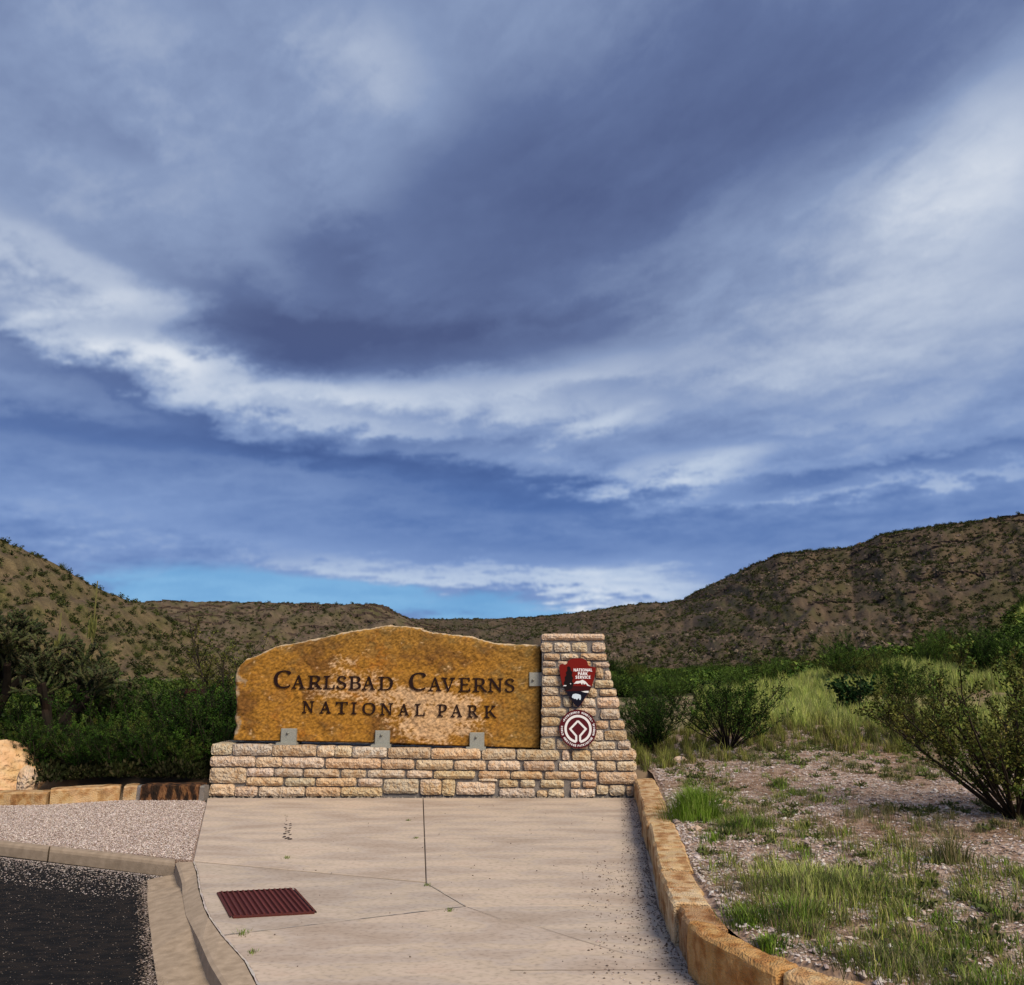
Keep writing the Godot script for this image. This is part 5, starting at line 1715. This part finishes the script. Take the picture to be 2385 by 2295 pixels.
func make_plants() -> void:
	rng.seed = 77
	var deep := [Color(0.015, 0.038, 0.006), Color(0.022, 0.052, 0.008), Color(0.042, 0.085, 0.012), Color(0.010, 0.020, 0.005)]
	var olive := [Color(0.075, 0.085, 0.016), Color(0.10, 0.105, 0.022), Color(0.055, 0.07, 0.014), Color(0.13, 0.12, 0.03)]
	var mid := [Color(0.052, 0.092, 0.016), Color(0.075, 0.115, 0.022), Color(0.034, 0.06, 0.011)]
	var bark := Color(0.035, 0.026, 0.019)
	# ---- left, behind the border
	var d1 := shrub("creosote_bush", "dark green dense bush just left of the wall, filling the corner by the border", 30, 1.25, 0.95, 0.012, 22000, 0.030, deep, bark, 0.12, 0.2, 11)
	plant(d1, -4.35, -12.0, 0.3, 0.9)
	var d2 := shrub("creosote_bush", "tall dark green bush in the middle of the thicket behind the border", 28, 1.5, 0.8, 0.012, 22000, 0.030, deep + [mid[0]], bark, 0.15, 0.25, 11)
	plant(d2, -5.35, -12.7, 1.3, 0.68)
	var d3 := shrub("creosote_bush", "light olive green feathery bush right behind the small grey rock", 24, 0.8, 0.9, 0.008, 13000, 0.024, mid + [olive[0]], bark, 0.1, 0.2, 10)
	plant(d3, -6.0, -11.9, 0.0, 0.8)
	again(d1, "creosote_bush", "dark green bush under the smaller cholla, left part of the thicket", -6.35, -13.1, 2.1, 0.9)
	again(d2, "creosote_bush", "dark green bush at the far left edge behind the large boulder", -8.3, -12.6, 4.0, 0.75)
	again(d1, "creosote_bush", "dark green bush between the two chollas and behind the boulder", -7.3, -12.9, 5.0, 0.7)
	again(d2, "creosote_bush", "dark bush rising behind the middle of the thicket, left of the brown rail", -5.9, -14.3, 2.6, 0.7)
	again(d1, "creosote_bush", "dark bush behind the corner of the wall, under the twisted tree", -4.5, -13.4, 1.0, 0.85)
	again(d3, "creosote_bush", "feathery lighter green bush in the front of the thicket's middle", -5.15, -11.85, 1.9, 0.85)
	again(d3, "creosote_bush", "small fresh green bush at the wall's left end above the stained block", -4.35, -11.5, 3.3, 0.55)
	again(d3, "creosote_bush", "pale feathery bush right of the smaller cholla's trunk", -6.75, -11.95, 2.2, 0.75)
	again(d2, "creosote_bush", "dark bush far behind the slab's left end", -4.2, -15.5, 0.6, 1.0)
	for q in [[-5.75, -11.55, 0.5, 1.0, "low dark shrub at the border's bend, behind the tan blocks"], [-4.75, -11.45, 0.5, 2.2, "low dark shrub behind the stained border block"], [-5.3, -11.5, 0.45, 3.1, "low dark shrub in front of the feathery bush in the thicket's middle"], [-4.05, -11.7, 0.6, 4.0, "low dark shrub squeezed between the wall's end and the thicket"], [-6.5, -11.7, 0.55, 5.2, "low dark shrub between the boulder and the pale feathery bush"]]:
		again(d1, "creosote_bush", q[4], q[0], q[1], q[3], q[2])
	var c1 := cholla("large dark cholla cactus with forked arms at the left edge", 2.75, 5, Vector3(0.1, 0, 0.0))
	plant(c1, -8.0, -12.9, 0.4)
	var c2 := cholla("smaller forked cholla cactus rising right of the largest one", 2.2, 5, Vector3(0.1, 0, 0.05))
	plant(c2, -6.75, -12.5, 2.0)
	var c3 := cholla("low bent cholla cactus in the thicket, right of the two tall ones", 1.7, 4, Vector3(0.25, 0, 0.0))
	plant(c3, -6.1, -13.6, 4.0)
	again(c2, "cholla_cactus", "cholla cactus cut by the left edge, behind the largest one", -8.9, -14.2, 3.5, 1.12)
	var tw := shrub("mesquite_tree", "small twisted tree with thin yellow green foliage beside the slab's left end", 6, 2.1, 0.5, 0.03, 2400, 0.04, olive, Color(0.03, 0.024, 0.018), 0.45, 0.2, 12)
	tw.set_meta("category", "tree")
	plant(tw, -4.85, -14.6, 0.2, 0.98)
	again(tw, "mesquite_tree", "thin twisted sapling between the brown rail and the slab's left end", -5.35, -15.2, 2.2, 0.8)
	# brown rail half hidden in the thicket
	var rail := thing("wooden_rail", "dark red brown rail on posts, half hidden by bushes left of the slab", "rail", Vector3(-6.35, lie(-6.35, -17.0), -17.0))
	var b := Builder.new()
	b.box(Vector3(-0.45, 0.9, -0.03), Vector3(0.5, 0.99, 0.03), Color(0.03, 0.011, 0.008))
	obj("crossbar", b.mesh(), M.bark, rail)
	for x in [-0.3, 0.38]:
		b = Builder.new()
		b.box(Vector3(x - 0.045, -0.1, -0.1), Vector3(x + 0.045, 0.9, -0.031), Color(0.045, 0.017, 0.012))
		obj("post", b.mesh(), M.bark, rail)
	# flower stalks on the hillside's foot
	for s in [[-9.6, -19.0, 3.4, "tall thin pale flower stalk standing behind the smaller cholla"], [-10.9, -20.0, 2.7, "shorter thin flower stalk left of the tall one"]]:
		var st := thing("agave_stalk", s[3], "plant", Vector3(s[0], lie(s[0], s[1]), s[1]))
		b = Builder.new()
		b.tube(PackedVector3Array([Vector3.ZERO, Vector3(0.02, s[2] * 0.6, 0), Vector3(0.0, s[2], 0)]), PackedFloat32Array([0.03, 0.024, 0.012]), 5, Color(0.12, 0.1, 0.03), Color(0.16, 0.15, 0.05))
		obj("stalk", b.mesh(), M.bark, st)
		obj("flower_spike", herb(160, 0.12, 0.06, [Color(0.16, 0.16, 0.05), Color(0.12, 0.13, 0.04)]), M.leaf, st).transform = Transform3D(Basis.from_scale(Vector3(0.7, 5.0, 0.7)), Vector3(0, s[2] * 0.62, 0))
		obj("leaf_rosette", far_shrub(40, mid, true), M.leaf, st).scale = Vector3.ONE * 0.6
	# ---- right of the pillar
	var r1 := shrub("creosote_bush", "dark fanning bush with bare lower stems just right of the pillar", 42, 0.95, 1.15, 0.009, 11000, 0.026, deep + mid, Color(0.014, 0.010, 0.008), 0.35, 0.05, 9)
	plant(r1, 3.2, -12.6, 0.5, 1.12)
	var r3 := shrub("creosote_bush", "big olive green bush with dark branching stems at the right edge", 34, 1.0, 1.12, 0.012, 17000, 0.026, olive + [mid[1]], Color(0.028, 0.02, 0.014), 0.25, 0.1, 11)
	plant(r3, 4.5, -7.75, 0.9, 1.2)
	again(r1, "creosote_bush", "dark bush between the pillar and the fanning bush, a little behind", 2.35, -14.6, 2.0, 0.85)
	again(d2, "creosote_bush", "dense dark bush against the pillar's right edge, farther back", 2.7, -16.5, 1.0, 0.55)
	again(r1, "creosote_bush", "dark bush behind the fanning bush at the left of the grass", 4.1, -16.0, 4.2, 0.75)
	again(r3, "creosote_bush", "olive bush behind the big one, cut by the right edge", 7.2, -10.8, 2.5, 1.0)
	again(r3, "creosote_bush", "loose olive bush left of the big one, behind the bare mound", 5.9, -12.4, 4.0, 0.75)
	again(d1, "creosote_bush", "dark bush close behind the pillar's right foot", 2.15, -13.2, 1.0, 0.55)
	again(r1, "creosote_bush", "dark fanning bush behind the grass, right of the leafy plant", 8.6, -18.5, 3.0, 1.0)
	# the dark leafy plant in the tall grass
	var agarita := shrub("agarita_bush", "small dark broad-leaved bush standing in the tall light grass", 9, 0.75, 0.55, 0.012, 900, 0.075, [Color(0.016, 0.04, 0.012), Color(0.026, 0.055, 0.016)], bark, 0.3, 0.3, 6)
	plant(agarita, 6.3, -15.6, 0.0, 1.05)
	# shrubs on the valley floor
	var fresh := [Color(0.07, 0.125, 0.02), Color(0.09, 0.15, 0.026), Color(0.05, 0.09, 0.015)]
	var b1 := shrub("creosote_bush", "bright green shrub at the head of the grass, right of the leafy plant", 26, 1.3, 0.85, 0.01, 14000, 0.032, fresh, bark, 0.15, 0.2, 10)
	plant(b1, 9.4, -20.5, 0.0, 0.55)
	var protos := [d1, d2, r1, r3, d3, b1]
	var spots := []
	rng.seed = 5
	for i in 120:   # the belt on the right, below the hill
		var deg := rng.randf_range(8.0, 38.0)
		var far := rng.randf_range(24.0, 66.0) if i % 3 else rng.randf_range(24.0, 34.0)
		var kind: int = [5, 1, 2, 5, 4, 3, 5][rng.randi() % 7]
		var name_: String = ["dark green shrub in the belt below the right hill", "tall dark green shrub in the belt below the right hill", "fanning green shrub in the belt below the right hill", "olive green shrub in the belt below the right hill", "low feathery green shrub in the belt below the right hill", "bright green shrub in the belt below the right hill"][kind]
		spots.append([far * sin(deg_to_rad(deg)), -far * cos(deg_to_rad(deg)), rng.randf_range(0.5, 0.9) * lerpf(0.5, 1.0, clampf((deg - 8.0) / 18.0, 0.0, 1.0)), kind, name_, name_.replace("green shrub", "green shrubs")])
	for i in 26:
		var deg := rng.randf_range(-40.0, -14.0)
		var far := rng.randf_range(17.0, 48.0)
		spots.append([far * sin(deg_to_rad(deg)), -far * cos(deg_to_rad(deg)), rng.randf_range(0.5, 0.9), [0, 1, 3, 4][rng.randi() % 4], "green desert shrub on the flat below the left hill", "shrubs on the flat below the left hill"])
	for i in 26:
		var deg := rng.randf_range(-14.0, 10.0)
		var far := rng.randf_range(26.0, 90.0)
		spots.append([far * sin(deg_to_rad(deg)), -far * cos(deg_to_rad(deg)), rng.randf_range(0.6, 1.0), [0, 1, 2, 3][rng.randi() % 4], "green desert shrub on the valley floor behind the sign", "shrubs on the valley floor behind the sign"])
	for s in spots:
		if s[0] / -s[1] > 0.56 and s[1] < -27.0 and rng.randf() < 0.7:
			continue
		again(protos[s[3]], "creosote_bush", s[4], s[0], s[1], rng.randf() * TAU, s[2], s[5])
	make_grasses()

func make_grasses() -> void:
	rng.seed = 15
	var lush := [Color(0.13, 0.235, 0.022), Color(0.17, 0.28, 0.035), Color(0.10, 0.18, 0.018), Color(0.24, 0.31, 0.07)]
	var pale := [Color(0.42, 0.46, 0.12), Color(0.35, 0.41, 0.10), Color(0.47, 0.47, 0.18), Color(0.27, 0.36, 0.075)]
	var dull := [Color(0.115, 0.135, 0.042), Color(0.09, 0.112, 0.032), Color(0.18, 0.18, 0.075), Color(0.22, 0.19, 0.10)]
	var straw := [Color(0.3, 0.24, 0.12), Color(0.22, 0.19, 0.08), Color(0.36, 0.3, 0.17)]
	var weed := [Color(0.075, 0.105, 0.03), Color(0.095, 0.125, 0.036), Color(0.055, 0.075, 0.022)]
	# single clumps that stand out
	var singles := [
		[1.71, -8.16, 1900, 0.38, 0.30, 0.0028, lush, "bright green bushy grass tuft beside the kerb, largest and brightest on the bank"],
		[2.02, -7.57, 900, 0.2, 0.3, 0.0028, lush + dull, "lower green grass tuft right of the brightest one"],
		[1.83, -5.58, 1500, 0.2, 0.58, 0.0026, dull + pale, "wide loose grass patch in the middle of the bank"],
		[1.57, -4.97, 700, 0.18, 0.28, 0.0026, dull + lush, "dark green grass clump at the near side of the wide patch"],
		[2.13, -5.63, 800, 0.19, 0.42, 0.0026, dull + pale, "thin pale grass right of the wide patch"],
		[1.75, -4.26, 420, 0.13, 0.3, 0.0026, dull, "dull green clump low on the bank, left of the bottom right corner"],
		[1.89, -4.13, 420, 0.13, 0.3, 0.0026, dull, "dull green clump low on the bank, second from the right corner"],
		[2.05, -3.9, 520, 0.15, 0.32, 0.0026, dull + lush, "grass clump at the bottom right corner of the bank"],
		[1.3, -4.94, 420, 0.13, 0.17, 0.003, lush + weed, "short green tuft touching the kerb's outer edge, beside the orange block"],
		[1.31, -4.53, 320, 0.09, 0.12, 0.0035, weed + lush, "small leafy green plant on the gravel close to the near kerb block"],
		[3.11, -6.23, 320, 0.3, 0.14, 0.0035, straw + dull, "straw yellow grass tuft in front of the big olive bush"],
		[1.64, -7.14, 200, 0.1, 0.2, 0.004, weed + lush, "flat dark green tuft in front of the two bright ones"],
		[3.01, -9.77, 200, 0.14, 0.12, 0.004, dull + lush, "small tuft on the bare slope behind the bright ones"],
		[3.16, -8.89, 170, 0.12, 0.1, 0.004, pale + dull, "small yellowish tuft on the bare mound"]]
	for s in singles:
		var o := thing("grass_tuft", s[7], "grass tuft", Vector3(s[0], bank(s[0], s[1]) - 0.01, s[1]))
		obj("blades", grass_tuft(s[2], s[3], s[4], s[5], s[6], 0.55), M.grass, o).set_meta("kind", "stuff")
	# tall light grass on the slope
	var tall := [grass_tuft(90, 0.55, 0.16, 0.006, pale, 0.4), grass_tuft(80, 0.5, 0.18, 0.006, pale + dull, 0.45)]
	for k in 2:
		var where := []
		var tints := PackedColorArray()
		while where.size() < 1500:
			var x := rng.randf_range(3.6, 17.0)
			var z := rng.randf_range(-27.0, -13.2)
			var deg := rad_to_deg(atan2(x, -z))
			if deg < 12.5 or deg > 37.0:
				continue
			if land_noise.get_noise_2d(x * 0.16, z * 0.16) < -0.18 or z < -27.0 or (-z) < 13.2 + 0.35 * absf(x - 5.0):
				continue
			var s := rng.randf_range(0.6, 1.15) * (1.0 if z < -15.0 else 0.75)
			where.append(Transform3D(Basis(Vector3.UP, rng.randf() * TAU) * Basis.from_scale(Vector3.ONE * s), Vector3(x, floor_at(x, z) - 0.02, z)))
			tints.push_back(tint(Color(0.95, 0.95, 0.95), 0.2))
		tag(scatter("tall_grass", tall[k], M.grass, where, tints), ["tall light green grass covering the slope right of the sign", "yellowish grass mixed into the tall grass right of the sign"][k], "grass")
	var bush_spots := []
	var bush_tints := PackedColorArray()
	for i in 1500:
		var far := rng.randf_range(28.0, 100.0)
		var deg := rng.randf_range(3.0, 40.0)
		if deg > 29.5 and far > 44.0 and rng.randf() < 0.85:
			continue
		var x := far * sin(deg_to_rad(deg))
		var z := -far * cos(deg_to_rad(deg))
		var s := rng.randf_range(0.7, 1.4) * lerpf(0.5, 1.0, clampf((deg - 6.0) / 20.0, 0.0, 1.0))
		bush_spots.append(Transform3D(Basis(Vector3.UP, rng.randf() * TAU) * Basis.from_scale(Vector3(1.2, 1.0, 1.2) * s), Vector3(x, lie(x, z) - 0.05, z)))
		bush_tints.push_back(tint(Color(1.1, 1.25, 0.9), 0.3))
	for i in 900:
		var far := rng.randf_range(17.0, 62.0)
		var deg := rng.randf_range(-42.0, -12.0)
		var x := far * sin(deg_to_rad(deg))
		var z := -far * cos(deg_to_rad(deg))
		bush_spots.append(Transform3D(Basis(Vector3.UP, rng.randf() * TAU) * Basis.from_scale(Vector3(1.2, 1.0, 1.2) * rng.randf_range(0.5, 1.1)), Vector3(x, lie(x, z) - 0.05, z)))
		bush_tints.push_back(tint(Color(0.95, 1.0, 0.85), 0.3))
	tag(scatter("valley_scrub", far_shrub(420, [Color(0.03, 0.05, 0.012), Color(0.05, 0.08, 0.016), Color(0.075, 0.10, 0.022)], false, 0.5), M.leaf, bush_spots, bush_tints), "low dark scrub growing all over the valley flats below both hills", "scrub")
	# the sunlit grassy slope far right
	var where := []
	var tints := PackedColorArray()
	for i in 2600:
		var x := rng.randf_range(28.0, 60.0)
		var z := rng.randf_range(-85.0, -44.0)
		if x < -z * 0.57:
			continue
		where.append(Transform3D(Basis(Vector3.UP, rng.randf() * TAU) * Basis.from_scale(Vector3(1.8, 1.0, 1.8) * rng.randf_range(0.7, 1.3)), Vector3(x, lie(x, z), z)))
		tints.push_back(tint(Color(1.1, 1.1, 1.0), 0.2))
	tag(scatter("tall_grass", tall[0], M.grass, where, tints), "pale yellow grass on the rise below the right hill", "grass")
	# ground cover in patches on the bank
	var low := [grass_tuft(70, 0.09, 0.10, 0.0022, dull + lush, 0.6), herb(60, 0.08, 0.03, weed + dull), grass_tuft(50, 0.12, 0.09, 0.0022, straw + dull, 0.5)]
	for k in 3:
		where = []
		tints = PackedColorArray()
		var tries := 0
		while where.size() < [750, 1300, 900][k] and tries < 60000:
			tries += 1
			var z := -3.3 - 11.0 * rng.randf()
			var x := kerb_edge(z) + 0.12 + (6.5 + 0.3 * -z) * rng.randf()
			var f := land_noise.get_noise_2d(x * 0.42 + 7.0, z * 0.42 + k * 3.0)
			if f < 0.04 - 0.12 * smoothstep(-10.0, -13.0, z) and rng.randf() < 0.97:
				continue
			where.append(Transform3D(Basis(Vector3.UP, rng.randf() * TAU) * Basis.from_scale(Vector3.ONE * rng.randf_range(0.5, 1.25)), Vector3(x, bank(x, z) - 0.008, z)))
			tints.push_back(tint(Color.WHITE, 0.2))
		tag(scatter("ground_cover", low[k], [M.grass, M.leaf, M.grass][k], where, tints), ["short green grass growing in patches on the gravel bank", "low dark weeds growing in patches on the gravel bank", "thin dry grass growing in patches on the gravel bank"][k], "ground cover")
	# looser grass gathered round the larger clumps
	where = []
	tints = PackedColorArray()
	for q in [[1.81, -6.11, 0.28, 40], [1.96, -5.71, 0.4, 70], [1.9, -5.12, 0.3, 50], [2.32, -5.54, 0.32, 45], [2.84, -6.37, 0.35, 40], [2.77, -5.4, 0.35, 50], [3.21, -5.72, 0.3, 40], [2.81, -7.03, 0.4, 40], [2.18, -7.89, 0.3, 45], [2.88, -9.2, 0.4, 40], [2.05, -9.33, 0.3, 30], [2.06, -4.53, 0.28, 50], [1.65, -4.19, 0.22, 35], [1.31, -5.09, 0.14, 20], [2.18, -4.13, 0.3, 50], [2.6, -5.5, 0.2, 20]]:
		for i in int(q[3] * 0.6):
			var a := rng.randf() * TAU
			var d: float = q[2] * 1.4 * sqrt(-log(maxf(rng.randf(), 0.02))) * 0.75
			var x: float = q[0] + cos(a) * d
			var z: float = q[1] + sin(a) * d * 1.2
			if x < kerb_edge(z) + 0.06:
				continue
			where.append(Transform3D(Basis(Vector3.UP, a) * Basis.from_scale(Vector3.ONE * rng.randf_range(0.5, 1.3)), Vector3(x, bank(x, z) - 0.008, z)))
			tints.push_back(tint(Color(0.88, 0.82, 0.8), 0.3))
	tag(scatter("loose_grass", grass_tuft(60, 0.11, 0.10, 0.0022, dull + lush + pale, 0.7), M.grass, where, tints), "loose green grass gathered in patches round the larger tufts on the bank", "grass")
	# grass behind and beside the pillar, and under the thicket
	where = []
	tints = PackedColorArray()
	for i in 520:
		var x := rng.randf_range(1.7, 8.0)
		var z := rng.randf_range(-15.5, -11.6) - 0.25 * maxf(0.0, x - 5.0) * rng.randf()
		where.append(Transform3D(Basis(Vector3.UP, rng.randf() * TAU) * Basis.from_scale(Vector3.ONE * rng.randf_range(0.25, 0.7)), Vector3(x, floor_at(x, z) - 0.02, z)))
		tints.push_back(tint(Color(0.62, 0.58, 0.52), 0.3))
	for i in 120:
		var x := rng.randf_range(-8.0, -4.0)
		var z := rng.randf_range(-14.6, -11.9)
		where.append(Transform3D(Basis(Vector3.UP, rng.randf() * TAU) * Basis.from_scale(Vector3.ONE * rng.randf_range(0.3, 0.6)), Vector3(x, lie(x, z) - 0.02, z)))
		tints.push_back(tint(Color(0.5, 0.5, 0.45), 0.25))
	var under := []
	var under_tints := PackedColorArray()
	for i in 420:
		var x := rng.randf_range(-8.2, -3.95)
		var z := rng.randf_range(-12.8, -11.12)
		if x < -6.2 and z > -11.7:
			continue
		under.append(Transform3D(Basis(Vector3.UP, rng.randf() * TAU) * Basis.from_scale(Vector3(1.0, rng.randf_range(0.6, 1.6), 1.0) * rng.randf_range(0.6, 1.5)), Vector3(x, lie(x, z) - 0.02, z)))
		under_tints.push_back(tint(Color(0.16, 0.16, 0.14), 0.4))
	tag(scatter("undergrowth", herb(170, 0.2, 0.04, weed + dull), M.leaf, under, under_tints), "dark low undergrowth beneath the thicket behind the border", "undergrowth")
	tag(scatter("rough_grass", tall[1], M.grass, where, tints), "rough green grass round the bushes on both sides of the wall", "grass")
	# weeds in the pavement's joints
	for s in [[-1.66, -5.52, 0.06, "small green weed in the joint where the kerb meets the pavement"], [-1.5, -5.18, 0.04, "smallest green weed in the joint nearest the bottom edge"], [-0.64, -6.68, 0.035, "tiny weed at the meeting of three pavement joints"], [-0.42, -6.03, 0.035, "tiny weed in the slanting joint right of the drain cover"], [-1.12, -9.4, 0.03, "tiny weed in the upright joint, nearest the wall"], [-0.93, -8.45, 0.03, "tiny weed in the middle of the upright joint"], [-1.95, -7.6, 0.04, "tiny pale weed on the open concrete left of the upright joint"]]:
		var o := thing("weed", s[3], "weed", Vector3(s[0], 0.0, s[1]))
		obj("leaves", grass_tuft(45, s[2] * 0.75, s[2] * 1.1, 0.0022, lush + dull, 0.8), M.grass, o).set_meta("kind", "stuff")
